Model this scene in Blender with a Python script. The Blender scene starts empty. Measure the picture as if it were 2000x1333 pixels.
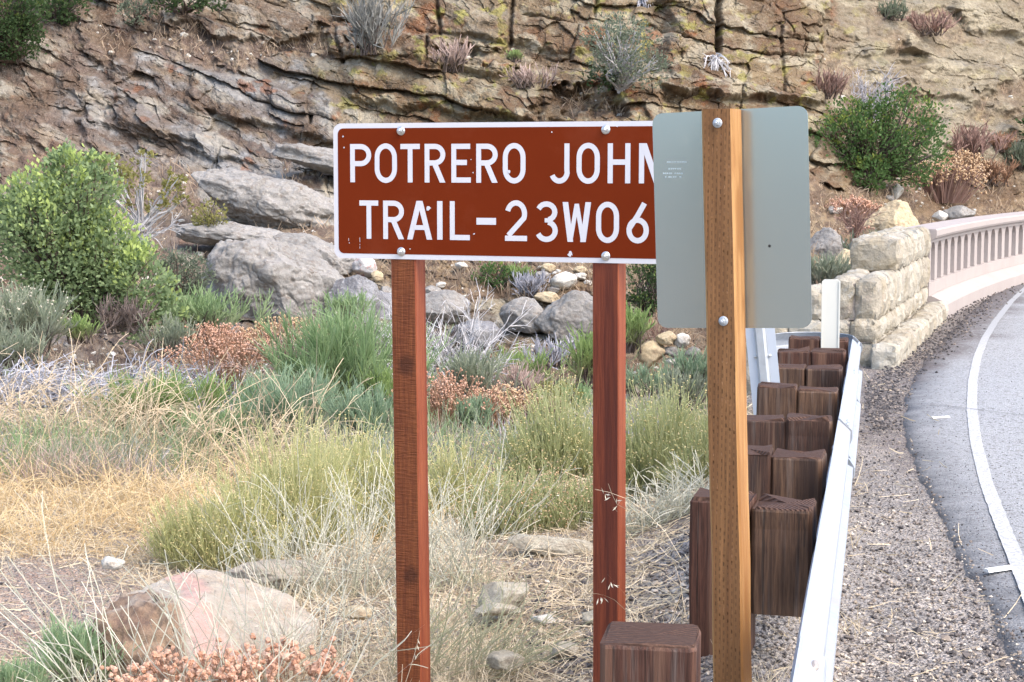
import bpy, math, random
import numpy as np
from mathutils import Vector, Matrix

# ------------------------------------------------------------------ camera, light, exposure
FOC = 3400.0          # focal length in units of the 2000 px wide frame
CX, CY, HOR = 1000.0, 666.5, 330.0
CAMZ = 1.75
PITCH = math.atan((CY - HOR) / FOC)
scene = bpy.context.scene
cam_data = bpy.data.cameras.new("camera")
cam = bpy.data.objects.new("camera", cam_data)
scene.collection.objects.link(cam)
cam_data.sensor_width = 36.0
cam_data.lens = FOC / 2000.0 * 36.0
cam_data.clip_end = 800.0
cam_data.clip_start = 0.1
cam.location = (0, 0, CAMZ)
cam.rotation_euler = (math.pi / 2 - PITCH, 0, 0)
scene.camera = cam

SUN_EL, SUN_AZ = math.radians(50), math.radians(128)      # azimuth from +Y towards +X
world = bpy.data.worlds.new("World")
scene.world = world
world.use_nodes = True
wn = world.node_tree
sky = wn.nodes.new("ShaderNodeTexSky")
sky.sky_type = 'NISHITA'
sky.sun_disc = False
sky.sun_elevation = SUN_EL
sky.sun_rotation = SUN_AZ
sky.dust_density = 3.0
sky.air_density = 1.0
sky.ozone_density = 1.0
bg = wn.nodes["Background"]
wn.links.new(sky.outputs[0], bg.inputs[0])
bg.inputs[1].default_value = 0.15
sun_data = bpy.data.lights.new("sun", 'SUN')
sun_data.energy = 0.85
sun_data.angle = math.radians(60)
sun_data.color = (1.0, 0.93, 0.86)
sun = bpy.data.objects.new("sun", sun_data)
scene.collection.objects.link(sun)
sd = Vector((math.sin(SUN_AZ) * math.cos(SUN_EL), math.cos(SUN_AZ) * math.cos(SUN_EL), math.sin(SUN_EL)))
sun.rotation_euler = sd.to_track_quat('Z', 'Y').to_euler()
vs = scene.view_settings
vs.view_transform = 'Standard'
vs.look = 'None'
vs.gamma = 1.0
vs.use_curve_mapping = False
vs.exposure = 1.74
scene.cycles.max_bounces = 6
scene.cycles.diffuse_bounces = 3
scene.cycles.glossy_bounces = 3
scene.cycles.transmission_bounces = 3
scene.cycles.transparent_max_bounces = 4

# ------------------------------------------------------------------ pixel -> place
SP, CP = math.sin(PITCH), math.cos(PITCH)
def ray(px, py):
    dx = (np.asarray(px, float) - CX) / FOC
    dy = (CY - np.asarray(py, float)) / FOC
    return dx, CP + dy * SP, -SP + dy * CP            # direction (x, y, z)
def at(px, py, Y):
    x, y, z = ray(px, py)
    k = Y / y
    return np.stack(np.broadcast_arrays(x * k, Y + 0 * k, CAMZ + z * k), -1)
def to_px(P):
    P = np.asarray(P, float)
    x, y, z = P[..., 0], P[..., 1], P[..., 2] - CAMZ
    d = y * CP - z * SP
    u = y * SP + z * CP
    return CX + FOC * x / d, CY - FOC * u / d
def on_plane(px, py, p0, n):
    r = np.stack(ray(px, py), -1)
    p0 = np.asarray(p0, float); n = np.asarray(n, float)
    c = np.array([0, 0, CAMZ])
    t = ((p0 - c) @ n) / (r @ n)
    return c + r * t[..., None] if np.ndim(t) else c + r * t
def on_z(px, py, z=0.0):
    return on_plane(px, py, (0, 0, z), (0, 0, 1))

# ------------------------------------------------------------------ noise
def _h(ix, iy, seed, iz=0):
    n = (ix.astype(np.int64) * 374761393 + iy.astype(np.int64) * 668265263 + np.int64(seed) * 974634721
         + np.asarray(iz).astype(np.int64) * 1274126177) & 0xFFFFFFFF
    n = ((n ^ (n >> 13)) * 1274126177) & 0xFFFFFFFF
    n = ((n ^ (n >> 16)) * 2246822519) & 0xFFFFFFFF
    n = n ^ (n >> 15)
    return (n & 0xFFFFFF) / float(0x1000000)
def pn(x, y, seed=0):
    ix, iy = np.floor(x), np.floor(y)
    fx, fy = x - ix, y - iy
    ix, iy = ix.astype(np.int64), iy.astype(np.int64)
    u = fx * fx * fx * (fx * (fx * 6 - 15) + 10)
    v = fy * fy * fy * (fy * (fy * 6 - 15) + 10)
    def g(a, b, dx, dy):
        t = _h(a, b, seed) * 2 * np.pi
        return np.cos(t) * dx + np.sin(t) * dy
    a = g(ix, iy, fx, fy); b = g(ix + 1, iy, fx - 1, fy)
    c = g(ix, iy + 1, fx, fy - 1); d = g(ix + 1, iy + 1, fx - 1, fy - 1)
    return 1.5 * (a + (b - a) * u + (c - a) * v + (a - b - c + d) * u * v)
def fbm(x, y, o=4, seed=0, gain=.5, lac=2.07):
    s, amp, f = 0.0, 1.0, 1.0
    for k in range(o):
        s = s + amp * pn(x * f + 17.3 * k, y * f - 9.1 * k, seed + k)
        amp *= gain; f *= lac
    return s
def ridged(x, y, o=4, seed=0, gain=.5):
    s, amp, f = 0.0, 1.0, 1.0
    for k in range(o):
        s = s + amp * (1 - 2 * np.abs(pn(x * f + 5.3 * k, y * f + 3.7 * k, seed + k)))
        amp *= gain; f *= 2.1
    return s
def vn3(p, seed=0):
    i = np.floor(p); f = p - i; i = i.astype(np.int64)
    f = f * f * (3 - 2 * f)
    r = 0
    for dx in (0, 1):
        for dy in (0, 1):
            for dz in (0, 1):
                w = (f[..., 0] if dx else 1 - f[..., 0]) * (f[..., 1] if dy else 1 - f[..., 1]) * (f[..., 2] if dz else 1 - f[..., 2])
                r = r + w * _h(i[..., 0] + dx, i[..., 1] + dy, seed, i[..., 2] + dz)
    return r * 2 - 1
def fbm3(p, o=4, seed=0, gain=.5):
    s, amp, f = 0, 1.0, 1.0
    for k in range(o):
        s = s + amp * vn3(p * f + 11.7 * k, seed + k)
        amp *= gain; f *= 2.1
    return s
def cells(x, y, seed=0):
    ix, iy = np.floor(x).astype(np.int64), np.floor(y).astype(np.int64)
    d1 = np.full(x.shape, 9.0); d2 = d1.copy(); cid = np.zeros(x.shape); fac = np.zeros(x.shape)
    for a in (-1, 0, 1):
        for b in (-1, 0, 1):
            cx, cy = ix + a, iy + b
            jx, jy = _h(cx, cy, seed), _h(cx, cy, seed + 71)
            d = np.hypot(cx + jx - x, cy + jy - y)
            n = d < d1
            d2 = np.where(n, d1, np.minimum(d2, d))
            cid = np.where(n, _h(cx, cy, seed + 133), cid)
            fac = np.where(n, (x - cx - jx) * (_h(cx, cy, seed + 201) * 2 - 1) + (y - cy - jy) * (_h(cx, cy, seed + 307) * 2 - 1), fac)
            d1 = np.where(n, d, d1)
    return d1, d2, cid, fac
def ss(a, b, x):
    t = np.clip((x - a) / (b - a), 0, 1)
    return t * t * (3 - 2 * t)

# ------------------------------------------------------------------ objects
COL = scene.collection
WLOC = {}
def tag(o, label=None, cat=None, group=None, kind=None):
    if label: o["label"] = label
    if cat: o["category"] = cat
    if group: o["group"] = group
    if kind: o["kind"] = kind
    return o
def thing(name, label, cat, loc, group=None):
    o = bpy.data.objects.new(name, None)
    COL.objects.link(o)
    o.empty_display_size = .1
    o.location = tuple(float(v) for v in loc)
    WLOC[o] = np.array(loc, float)
    return tag(o, label, cat, group)
def make_data(name, V, faces, mat, attrs=None, smooth=False, mats=None, midx=None):
    me = bpy.data.meshes.new(name)
    V = np.ascontiguousarray(V, dtype=np.float32).reshape(-1, 3)
    if not isinstance(faces, list): faces = [faces]
    faces = [np.asarray(f, dtype=np.int32) for f in faces if len(f)]
    tot = np.concatenate([np.full(len(f), f.shape[1], np.int32) for f in faces])
    idx = np.concatenate([f.ravel() for f in faces]).astype(np.int32)
    st = np.concatenate([[0], np.cumsum(tot)[:-1]]).astype(np.int32)
    me.vertices.add(len(V)); me.vertices.foreach_set("co", V.ravel())
    me.loops.add(len(idx)); me.loops.foreach_set("vertex_index", idx)
    me.polygons.add(len(tot))
    me.polygons.foreach_set("loop_start", st)
    me.polygons.foreach_set("loop_total", tot)
    me.polygons.foreach_set("use_smooth", np.full(len(tot), bool(smooth)))
    for m in (mats or [mat]): me.materials.append(m)
    if midx is not None: me.polygons.foreach_set("material_index", np.asarray(midx, np.int32))
    for k, v in (attrs or {}).items():
        v = np.asarray(v, np.float32)
        if v.ndim == 2:
            a = me.attributes.new(k, 'FLOAT_COLOR', 'POINT')
            if v.shape[1] == 3: v = np.concatenate([v, np.ones((len(v), 1), np.float32)], 1)
            a.data.foreach_set("color", np.ascontiguousarray(v).ravel())
        else:
            a = me.attributes.new(k, 'FLOAT', 'POINT')
            a.data.foreach_set("value", np.ascontiguousarray(v))
    me.update(calc_edges=True)
    return me
def obj(name, V, faces, mat, parent=None, loc=None, **kw):
    V = np.asarray(V, float).reshape(-1, 3)
    base = WLOC[parent] if parent is not None else (np.array(loc, float) if loc is not None else np.zeros(3))
    o = bpy.data.objects.new(name, make_data(name, V - base, faces, mat, **kw))
    COL.objects.link(o)
    if parent is not None:
        o.parent = parent
    else:
        o.location = tuple(base)
    WLOC[o] = base
    return o

# ------------------------------------------------------------------ shape helpers
BOXF = np.array([[0, 3, 2, 1], [4, 5, 6, 7], [0, 1, 5, 4], [1, 2, 6, 5], [2, 3, 7, 6], [3, 0, 4, 7]])
def merge(parts):
    V, F3, F4, n = [], [], [], 0
    for v, f in parts:
        v = np.asarray(v, float).reshape(-1, 3)
        for g in (f if isinstance(f, list) else [f]):
            g = np.asarray(g)
            if len(g) == 0: continue
            (F3 if g.shape[1] == 3 else F4).append(g + n)
        V.append(v); n += len(v)
    out = []
    if F3: out.append(np.concatenate(F3))
    if F4: out.append(np.concatenate(F4))
    return np.concatenate(V), out
def strip_prism(path, prof, closed_prof=True, caps=True):
    """path: list of (origin, X axis, Y axis) frames; prof: (n,2) section."""
    prof = np.asarray(prof, float); n = len(prof)
    V = np.concatenate([np.asarray(o) + prof[:, :1] * np.asarray(a) + prof[:, 1:] * np.asarray(b) for o, a, b in path])
    m = len(path); F = []
    e = n if closed_prof else n - 1
    for j in range(m - 1):
        for i in range(e):
            i2 = (i + 1) % n
            F.append([j * n + i, j * n + i2, (j + 1) * n + i2, (j + 1) * n + i])
    F = [np.array(F)]
    if caps and closed_prof:
        c0 = V[:n].mean(0); c1 = V[-n:].mean(0)
        a = len(V)
        V = np.concatenate([V, [c0, c1]])
        F.append(np.array([[a, (i + 1) % n, i] for i in range(n)] + [[a + 1, (m - 1) * n + i, (m - 1) * n + (i + 1) % n] for i in range(n)]))
    return V, F
_ico = {}
def ico(sub):
    if sub in _ico: return _ico[sub]
    t = (1 + 5 ** .5) / 2
    V = [(-1, t, 0), (1, t, 0), (-1, -t, 0), (1, -t, 0), (0, -1, t), (0, 1, t), (0, -1, -t), (0, 1, -t), (t, 0, -1), (t, 0, 1), (-t, 0, -1), (-t, 0, 1)]
    F = [(0, 11, 5), (0, 5, 1), (0, 1, 7), (0, 7, 10), (0, 10, 11), (1, 5, 9), (5, 11, 4), (11, 10, 2), (10, 7, 6), (7, 1, 8), (3, 9, 4), (3, 4, 2), (3, 2, 6), (3, 6, 8), (3, 8, 9), (4, 9, 5), (2, 4, 11), (6, 2, 10), (8, 6, 7), (9, 8, 1)]
    V = [np.array(v) / np.linalg.norm(v) for v in V]
    for _ in range(sub):
        cache = {}; F2 = []
        def mid(a, b):
            k = (min(a, b), max(a, b))
            if k not in cache:
                m = V[a] + V[b]; V.append(m / np.linalg.norm(m)); cache[k] = len(V) - 1
            return cache[k]
        for a, b, c in F:
            d, e, f = mid(a, b), mid(b, c), mid(c, a)
            F2 += [(a, d, f), (b, e, d), (c, f, e), (d, e, f)]
        F = F2
    _ico[sub] = (np.array(V), np.array(F))
    return _ico[sub]
def rotm(ax, ay, az):
    return np.array(Matrix.Rotation(az, 3, 'Z') @ Matrix.Rotation(ay, 3, 'Y') @ Matrix.Rotation(ax, 3, 'X'))
def rock_shape(radii, seed, sub=4, cuts=9, rough=.22, rot=(0, 0, 0), fine=.02, lay=0):
    r = np.random.default_rng(seed)
    V, F = ico(sub)
    V = V * (1 + rough * fbm3(V * 1.3 + seed * 3.1, 3, seed)[:, None])
    for _ in range(cuts):
        n = r.normal(size=3); n /= np.linalg.norm(n)
        d = r.uniform(.62, .92)
        s = np.maximum(V @ n - d, 0)
        V = V - s[:, None] * n * .93
    if lay:
        V = V * (1 + .05 * np.sign(np.sin(V[:, 2:] * lay + 2 * fbm3(V * 2, 2, seed + 5)[:, None])) * (np.abs(V[:, 2:]) < .8))
    N_ = nrm(V / np.asarray(radii)); V = V * np.asarray(radii)
    g = float(np.prod(radii)) ** (1 / 3)
    q = V / g
    V = V + N_ * g * (1.3 * fine * fbm3(q * 3.5, 4, seed + 9) - 1.2 * fine * np.maximum(0, .12 - np.abs(fbm3(q * 2.2, 3, seed + 29))) / .12 + .5 * fine * fbm3(q * 14, 3, seed + 19))[:, None]
    return V @ rotm(*rot).T, F
def nrm(v):
    v = np.asarray(v, float)
    return v / np.maximum(np.linalg.norm(v, axis=-1, keepdims=True), 1e-9)

# ------------------------------------------------------------------ materials
class NT:
    def __init__(s, name, rough=.9, spec=.3):
        s.m = bpy.data.materials.new(name); s.m.use_nodes = True
        s.t = s.m.node_tree; s.b = s.t.nodes["Principled BSDF"]
        s.b.inputs["Roughness"].default_value = rough
        s.b.inputs["Specular IOR Level"].default_value = spec
        s._tc = None
    def n(s, kind): return s.t.nodes.new(kind)
    def put(s, sock, v):
        if isinstance(v, bpy.types.NodeSocket): s.t.links.new(v, sock)
        elif isinstance(v, (tuple, list)):
            v = tuple(v)
            if sock.type == 'RGBA' and len(v) == 3: v = v + (1,)
            sock.default_value = v
        else: sock.default_value = v
    def co(s, which="Object"):
        if s._tc is None: s._tc = s.n("ShaderNodeTexCoord")
        return s._tc.outputs[which]
    def mapv(s, scale=(1, 1, 1), rot=(0, 0, 0), loc=(0, 0, 0), vec=None):
        m = s.n("ShaderNodeMapping"); s.put(m.inputs[0], vec or s.co())
        m.inputs["Scale"].default_value = scale; m.inputs["Rotation"].default_value = rot; m.inputs["Location"].default_value = loc
        return m.outputs[0]
    def noise(s, scale, detail=4, vec=None, rough=.55, dist=0, out=0):
        n = s.n("ShaderNodeTexNoise"); s.put(n.inputs["Vector"], vec or s.co())
        n.inputs["Scale"].default_value = scale; n.inputs["Detail"].default_value = detail
        n.inputs["Roughness"].default_value = rough; n.inputs["Distortion"].default_value = dist
        return n.outputs[out]
    def vor(s, scale, vec=None, feat='F1', out=0):
        n = s.n("ShaderNodeTexVoronoi"); s.put(n.inputs["Vector"], vec or s.co()); n.feature = feat
        n.inputs["Scale"].default_value = scale
        return n.outputs[out]
    def ramp(s, fac, stops, interp='LINEAR'):
        r = s.n("ShaderNodeValToRGB"); s.put(r.inputs[0], fac); c = r.color_ramp; c.interpolation = interp
        while len(c.elements) < len(stops): c.elements.new(.5)
        for e, (p, v) in zip(c.elements, stops):
            e.position = p
            e.color = (v, v, v, 1) if not isinstance(v, (tuple, list)) else tuple(v) + (1,)
        return r.outputs[0]
    def mix(s, fac, a, b, mode='MIX'):
        m = s.n("ShaderNodeMix"); m.data_type = 'RGBA'; m.blend_type = mode
        s.put(m.inputs[0], fac); s.put(m.inputs[6], a); s.put(m.inputs[7], b)
        return m.outputs[2]
    def math(s, op, a, b=0.0, c=None):
        m = s.n("ShaderNodeMath"); m.operation = op
        s.put(m.inputs[0], a); s.put(m.inputs[1], b)
        if c is not None: s.put(m.inputs[2], c)
        return m.outputs[0]
    def attr(s, name, out="Fac"):
        a = s.n("ShaderNodeAttribute"); a.attribute_name = name
        return a.outputs[out]
    def col(s, v): s.put(s.b.inputs["Base Color"], v); return s
    def bump(s, h, dist=.01, strength=1.0):
        b = s.n("ShaderNodeBump"); s.put(b.inputs["Height"], h)
        b.inputs["Distance"].default_value = dist; b.inputs["Strength"].default_value = strength
        s.t.links.new(b.outputs[0], s.b.inputs["Normal"]); return s
    def sep(s, vec=None):
        n = s.n("ShaderNodeSeparateXYZ"); s.put(n.inputs[0], vec or s.co()); return n.outputs

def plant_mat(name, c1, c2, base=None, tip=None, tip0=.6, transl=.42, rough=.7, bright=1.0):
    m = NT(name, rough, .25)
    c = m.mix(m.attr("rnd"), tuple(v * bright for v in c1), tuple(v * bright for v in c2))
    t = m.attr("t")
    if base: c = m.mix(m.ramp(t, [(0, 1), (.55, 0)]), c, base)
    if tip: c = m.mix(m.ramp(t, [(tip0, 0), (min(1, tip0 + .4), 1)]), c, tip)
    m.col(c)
    if transl:
        tr = m.n("ShaderNodeBsdfTranslucent"); m.put(tr.inputs[0], c)
        mx = m.n("ShaderNodeMixShader"); mx.inputs[0].default_value = transl
        m.t.links.new(m.b.outputs[0], mx.inputs[1]); m.t.links.new(tr.outputs[0], mx.inputs[2])
        m.t.links.new(mx.outputs[0], m.t.nodes["Material Output"].inputs[0])
    return m.m
# ------------------------------------------------------------------ the lie of the land
RA = math.atan((1720 - 1000) / FOC)                     # heading of the guardrail
RU = np.array([math.sin(RA), math.cos(RA), 0.0]); RV = np.array([-math.cos(RA), math.sin(RA), 0.0])
def rail_pt(u, v, z): return RU * u + RV * v + np.array([0, 0, z])
EDGE_Y = [0, 4, 12, 15.2, 18, 20.8, 24, 30, 45, 80]
EDGE_X = [-.78, .1, 1.8, 2.45, 3.45, 4.55, 5.8, 8.2, 16, 40]
def edge_x(Y): return np.interp(Y, EDGE_Y, EDGE_X)
def ground_z(x, y):
    left = edge_x(y) - x                                # metres left of the road bench
    far = np.clip(y - 6, 0, 16)
    drop = -.06 * far
    k = ss(0.0, 2.2, left)
    k2 = ss(12.5, 15.0, y) * ss(0, 1.0, left)
    z = drop * np.maximum(k, k2) - .13 * ss(-.05, .7, left)
    z = z + .17 * np.exp(-((y - 5.9) / 1.6) ** 2 - ((left + .27) / .27) ** 2)
    z = z + .10 * np.exp(-((x - 1.15) / .35) ** 2 - ((y - 7.9) / 1.0) ** 2)
    return z
def ground_full(x, y):
    left = edge_x(y) - x
    m = ss(-.5, .3, left)
    return (ground_z(x, y) + m * (.05 * fbm(x * .9, y * .9, 4, 3) + .018 * fbm(x * 5, y * 5, 3, 8))
            + (1 - m) * (.006 * fbm(x * 3, y * 3, 3, 5)))
def hit(px, py):
    lo = 3.0
    ys = np.linspace(3.2, 30, 2400)
    P = at(np.full_like(ys, px), np.full_like(ys, py), ys)
    below = P[:, 2] <= ground_full(P[:, 0], P[:, 1])
    i = int(np.argmax(below)) if below.any() else len(ys) - 1
    return P[i]

C_PY = [-320, 0, 150, 330, 420, 500, 640, 790]
C_Y = [39.5, 35.5, 33.6, 31.0, 28.6, 25.2, 23.0, 20.0]
def cliff_y(px, py):
    px = np.asarray(px, float); py = np.asarray(py, float)
    add = 9.5 * ss(1330, 2250, px) * ss(720, 470, py)
    return np.interp(py, C_PY, C_Y) + add + .5 * np.sin(px / 260.0) * ss(600, 380, py)

# ---- rock wall
def bed_layers(b, seed, lo, hi, tmin, tmax):
    r = np.random.default_rng(seed)
    e = [lo]
    while e[-1] < hi: e.append(e[-1] + r.uniform(tmin, tmax) * (1 if r.random() > .3 else .4))
    e = np.array(e)
    i = np.clip(np.searchsorted(e, b) - 1, 0, len(e) - 2)
    d0 = b - e[i]; d1 = e[i + 1] - b
    return i, d0, d1, r.random(len(e))[i]
def jointed(a, i, seed, L):
    """irregular joints along each bed -> block id value and distance to nearest joint"""
    off = _h(i, i * 0 + 7, seed) * 31.0
    Li = L * (.6 + .9 * _h(i, i * 0 + 3, seed + 1))
    u = a / Li + off
    k = np.floor(u).astype(np.int64)
    j0 = k + .36 * (_h(k, i, seed + 2) - .5); j1 = k + 1 + .36 * (_h(k + 1, i, seed + 2) - .5)
    kk = np.where(u < j0, k - 1, np.where(u > j1, k + 1, k))
    d = np.minimum(np.abs(u - j0), np.abs(u - j1)) * Li
    return _h(kk, i, seed + 5), d
def box_mask(px, py, x0, y0, x1, y1, sx=14, sy=10):
    return ss(x0 - sx, x0 + sx, px) * ss(x1 + sx, x1 - sx, px) * ss(y0 - sy, y0 + sy, py) * ss(y1 + sy, y1 - sy, py)
def blob(px, py, cx, cy, rx, ry, p=1.0, ang=0):
    c, s = math.cos(ang), math.sin(ang)
    u = ((px - cx) * c + (py - cy) * s) / rx; v = (-(px - cx) * s + (py - cy) * c) / ry
    return ss(1.25, .75, np.sqrt(u * u + v * v)) * p

def cliff_fields(px, py):
    X = (px - 1000) / 100.0; S = (400 - py) / 100.0
    wx = .22 * fbm(X * .9, S * .9, 3, 11); wy = .20 * fbm(X * .33 + 9, S * .6, 3, 12) + .05 * np.abs(fbm(X * 1.6, S * 2.2, 3, 16)) + .02 * fbm(X * 6, S * 6, 2, 18)
    dip = np.interp(px, [-300, 150, 600, 900, 1300, 1650, 2300], [.33, .30, .22, .13, .12, .16, .14])
    pxn = px + 45 * fbm(X * 1.6, S * 1.6, 4, 13); pyn = py + 30 * fbm(X * 1.6 + 4, S * 1.6, 4, 14)
    # what covers the rock: soil and dead grass on benches and talus
    soil = np.zeros_like(px)
    for q in [(1790, 420, 340, 75, 1), (1720, 250, 90, 75, 1), (560, 447, 130, 30, 1, .1), (980, 540, 330, 58, 1), (350, 92, 200, 34, 1, .1), (560, 96, 110, 20, 1),
              (60, 300, 120, 110, .38), (130, 130, 60, 60, .35), (250, 560, 160, 130, 1), (330, 400, 90, 80, .8), (60, 520, 110, 130, 1), (1450, 560, 150, 110, 1),
              (1180, 470, 500, 40, .9), (1130, 205, 80, 26, .7), (960, 115, 120, 16, .5), (1000, 800, 1500, 90, 1), (580, 350, 46, 18, .9), (1800, 60, 110, 40, .55), (300, 20, 80, 30, .7),
              (1640, 130, 40, 60, .5), (1960, 200, 70, 40, .5), (2150, 330, 150, 130, .8), (-160, 330, 130, 260, .6)]:
        soil = np.maximum(soil, blob(pxn, pyn, *q))
    soil = np.maximum(soil, ss(395, 420, pyn) * ss(1260, 1300, px) * .9)
    soil = np.maximum(soil, ss(655, 690, py))
    massive = np.maximum(ss(1590, 1660, pxn) * ss(340, 300, py), blob(px, py, 930, 50, 80, 40, .55))
    # bedding
    a = X + wx - dip * S; b = S + wy + dip * X
    i, d0, d1, pr = bed_layers(b, 5, -14, 16, .42, 1.25)
    blk, dj = jointed(a + .12 * fbm(X * 2, S * 2, 2, 23), i, 31, 2.3)
    gm = ss(-.25, .5, fbm(X * .8 + 60, S * 2.2, 3, 17)) * (.35 + .65 * _h(i, i * 0 + 2, 77))
    grv = np.exp(-(np.minimum(d0, d1) / (.014 + .026 * gm)) ** 2) * gm
    jgr = np.exp(-(dj / .022) ** 2)
    rnd_ = 1 - np.exp(-np.minimum(d1, .4) / .10)                # rounded top lip of a bed
    under = np.exp(-d0 / .09)                                   # undercut foot of a bed
    i2, e0, e1, pr2 = bed_layers(b + .05 * fbm(X * 3, S * 3, 3, 41), 8, -14, 16, .07, .22)
    blk2, dj2 = jointed(a + .1 * fbm(X * 3, S * 3, 2, 43), i2, 57, .5)
    big = .62 * pr + .42 * (blk - .5) + .16 * rnd_ - .14 * under * (.1 + .9 * gm) - .16 * grv - .16 * jgr * (blk > .5)
    small = (.11 * pr2 + .09 * (blk2 - .5) - .035 * np.exp(-(np.minimum(e0, e1) / .012) ** 2) * (pr2 > .5) - .04 * np.exp(-(dj2 / .012) ** 2) * (blk2 > .6))
    plat = ss(-.25, .35, fbm(X * .8 + 30, S * 1.4, 3, 51))      # where thin bedding shows
    d1c, d2c, cid, fc = cells(X * 1.5 + wx * 2, S * 2.6 + wy * 3 + dip * X * 2.6, 91)
    d1e, d2e, cie, fe = cells(X * 4.2 + wx * 4, S * 6.5 + wy * 6 + dip * X * 6.5, 92)
    chunk = .16 * (cid - .5) + .34 * fc - .05 * np.exp(-((d2c - d1c) / .035) ** 2) * (cid > .4) + .05 * (cie - .5) + .10 * fe
    leftk = ss(380, 150, pxn) * ss(400, 350, py)                # broken ground at the left
    D = (1 - massive * .80) * (big * (1 - .5 * leftk) + small * (.1 + .6 * plat) + chunk * (.75 + .5 * leftk)) + .24 * fbm(X * .8, S * .8, 3, 61)
    D = D + massive * (.10 * fc + .02 * fe + .16 * fbm(X * 1.1 + S * .3, S * 2.6 + dip * X * 2, 4, 66) + .30)
    D = D + .045 * ridged(X * 3, S * 4 + dip * X * 2, 4, 71) + .018 * fbm(X * 14, S * 18, 3, 75)
    # outcrops and hollows read off the rock face
    for x0, y0, x1, y1, amp, sl in [(1290, -200, 1600, 196, .85, .10), (650, -200, 1280, 84, .42, .12), (742, 78, 990, 140, .34, .14), (690, 128, 1290, 232, .55, .12),
                                    (385, 165, 660, 250, .5, .22), (230, 120, 395, 262, .35, .25), (170, 262, 640, 300, .35, .26), (170, 60, 246, 122, .5, .3), (1850, 30, 2300, 100, .5, .2), (1640, 60, 1790, 118, .3, .1), (1780, 205, 2100, 262, .3, .25), (1840, 268, 2200, 320, .3, .2), (20, 225, 210, 285, .35, .2), (-60, 300, 120, 350, .35, .15), (120, 150, 250, 200, .3, .25),
                                    (1700, 128, 2050, 205, .45, .14), (0, 90, 200, 220, .2, .3)]:
        yy = pyn * .35 + py * .65 - sl * (px - (x0 + x1) / 2)
        D = D + amp * box_mask(px * .6 + pxn * .4, yy, x0, y0, x1, y1, 16, 7)
    D = D - .9 * blob(px, py, 1762, 117, 44, 16, 1, .06) - .8 * blob(px, py, 916, 108, 15, 11)
    for x0, y0, y1, w, amp, lean in [(1391, -60, 112, 5, 1.0, .03), (849, -50, 74, 3.5, .5, .1), (1004, -50, 96, 3.5, .5, -.06), (655, 60, 130, 4, .4, .3), (1160, -20, 40, 3, .3, .0), (835, 80, 140, 3, .4, .05), (1510, 60, 190, 3, .25, .1)]:
        xc = x0 + lean * (py - y0) + 3.5 * fbm(py / 25.0, px * 0 + x0, 3, 5)
        D = D - amp * np.exp(-((px - xc) / w) ** 2) * ss(y0 - 8, y0 + 8, py) * ss(y1 + 8, y1 - 8, py)
    so = np.clip(soil + .35 * fbm(X * 2.5, S * 2.5, 3, 81) * (soil > .02), 0, 1)
    Ds = .22 * fbm(X * .8, S * .8, 3, 61) + .10 * fbm(X * 2, S * 2.5, 4, 83) + .05 * fbm(X * 9, S * 9, 3, 85) + .18
    D = .60 * D * (1 - so) + Ds * so
    D = D * ss(800, 690, py)
    # ---- colour of the rock itself (stains, lichen, bands), no light or shade in it
    n1 = fbm(X * .9 + 3, S * 1.2 + dip * X, 4, 101); n2 = fbm(X * 2.3, S * 3.5 + dip * X * 3, 4, 102); n3 = fbm(X * 7, S * 9, 3, 103)
    tan = np.array([.38, .295, .20]); brown = np.array([.21, .125, .08]); grey = np.array([.31, .28, .255]); pale = np.array([.53, .48, .385])
    red = np.array([.33, .13, .055]); soilc = np.array([.245, .175, .14]); straw = np.array([.42, .32, .225]); lich = np.array([.42, .40, .13]); blk_ = np.array([.06, .06, .065])
    def mixc(c, d, k): return c + (np.asarray(d) - c) * np.clip(k, 0, 1)[..., None]
    c = np.broadcast_to(tan, px.shape + (3,)).copy()
    c = mixc(c, brown, ss(-.2, .55, n1 + .5 * n3 + .9 * (blk - .5)) * .85)
    c = mixc(c, pale, ss(.15, .6, n2 - .3 * n1 + .8 * (blk2 - .5) + .3 * (blk - .5)) * .75)
    gz = np.maximum.reduce([blob(pxn, pyn, 420, 240, 310, 160, 1, .24), blob(pxn, pyn, 560, 380, 200, 70, 1, .2), ss(430, 500, pyn) * ss(1300, 1200, pxn), blob(pxn, pyn, 740, 80, 60, 70, .5)])
    c = mixc(c, grey, gz * ss(-.75, .25, n2 + .5 * n1 + .6 * (blk2 - .3)) * .95)
    c = mixc(c, (.45, .44, .43), gz * ss(.25, .7, n2 + n3 * .6) * .8)
    c = mixc(c, (.42, .38, .315), massive * .85)
    c = mixc(c, (.30, .285, .275), massive * ss(.2, .7, n2 + .4 * n3) * .7)
    band = ss(.45, .75, pr2) * (1 - massive)
    c = mixc(c, (.47, .455, .43), band * (.35 + .5 * gz) * (.3 + .7 * plat))
    c = mixc(c, (.19, .135, .105), ss(.42, .1, pr2) * (.35 + .45 * gz) * (1 - massive))
    c = mixc(c, red, ss(.55, .85, fbm(X * 1.5 + 40, S * 2, 3, 111) + .25 * n3) * .7 * (1 - massive))
    c = mixc(c, red, np.maximum(blob(pxn, pyn, 95, 300, 40, 26), blob(pxn, pyn, 820, 45, 55, 24, .6)) * .8)
    lz = box_mask(pxn, pyn, 640, -100, 1640, 240, 60, 30) * .9 + blob(pxn, pyn, 190, 75, 60, 40, .4) + .25 * massive
    c = mixc(c, lich, lz * ss(.24, .52, fbm(X * 2.6 + 20, S * 3.4, 4, 121) + .35 * n3 - .1) * .8)
    c = mixc(c, blk_, .7 * ss(.7, 1.05, fbm(X * 3.3 + 70, S * 1.3, 4, 131) + .2 * gz) * .8)
    sc = mixc(np.broadcast_to(soilc, c.shape), straw, ss(-.3, .5, n2 + n3 + .35 * ss(380, 470, py)))
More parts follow.
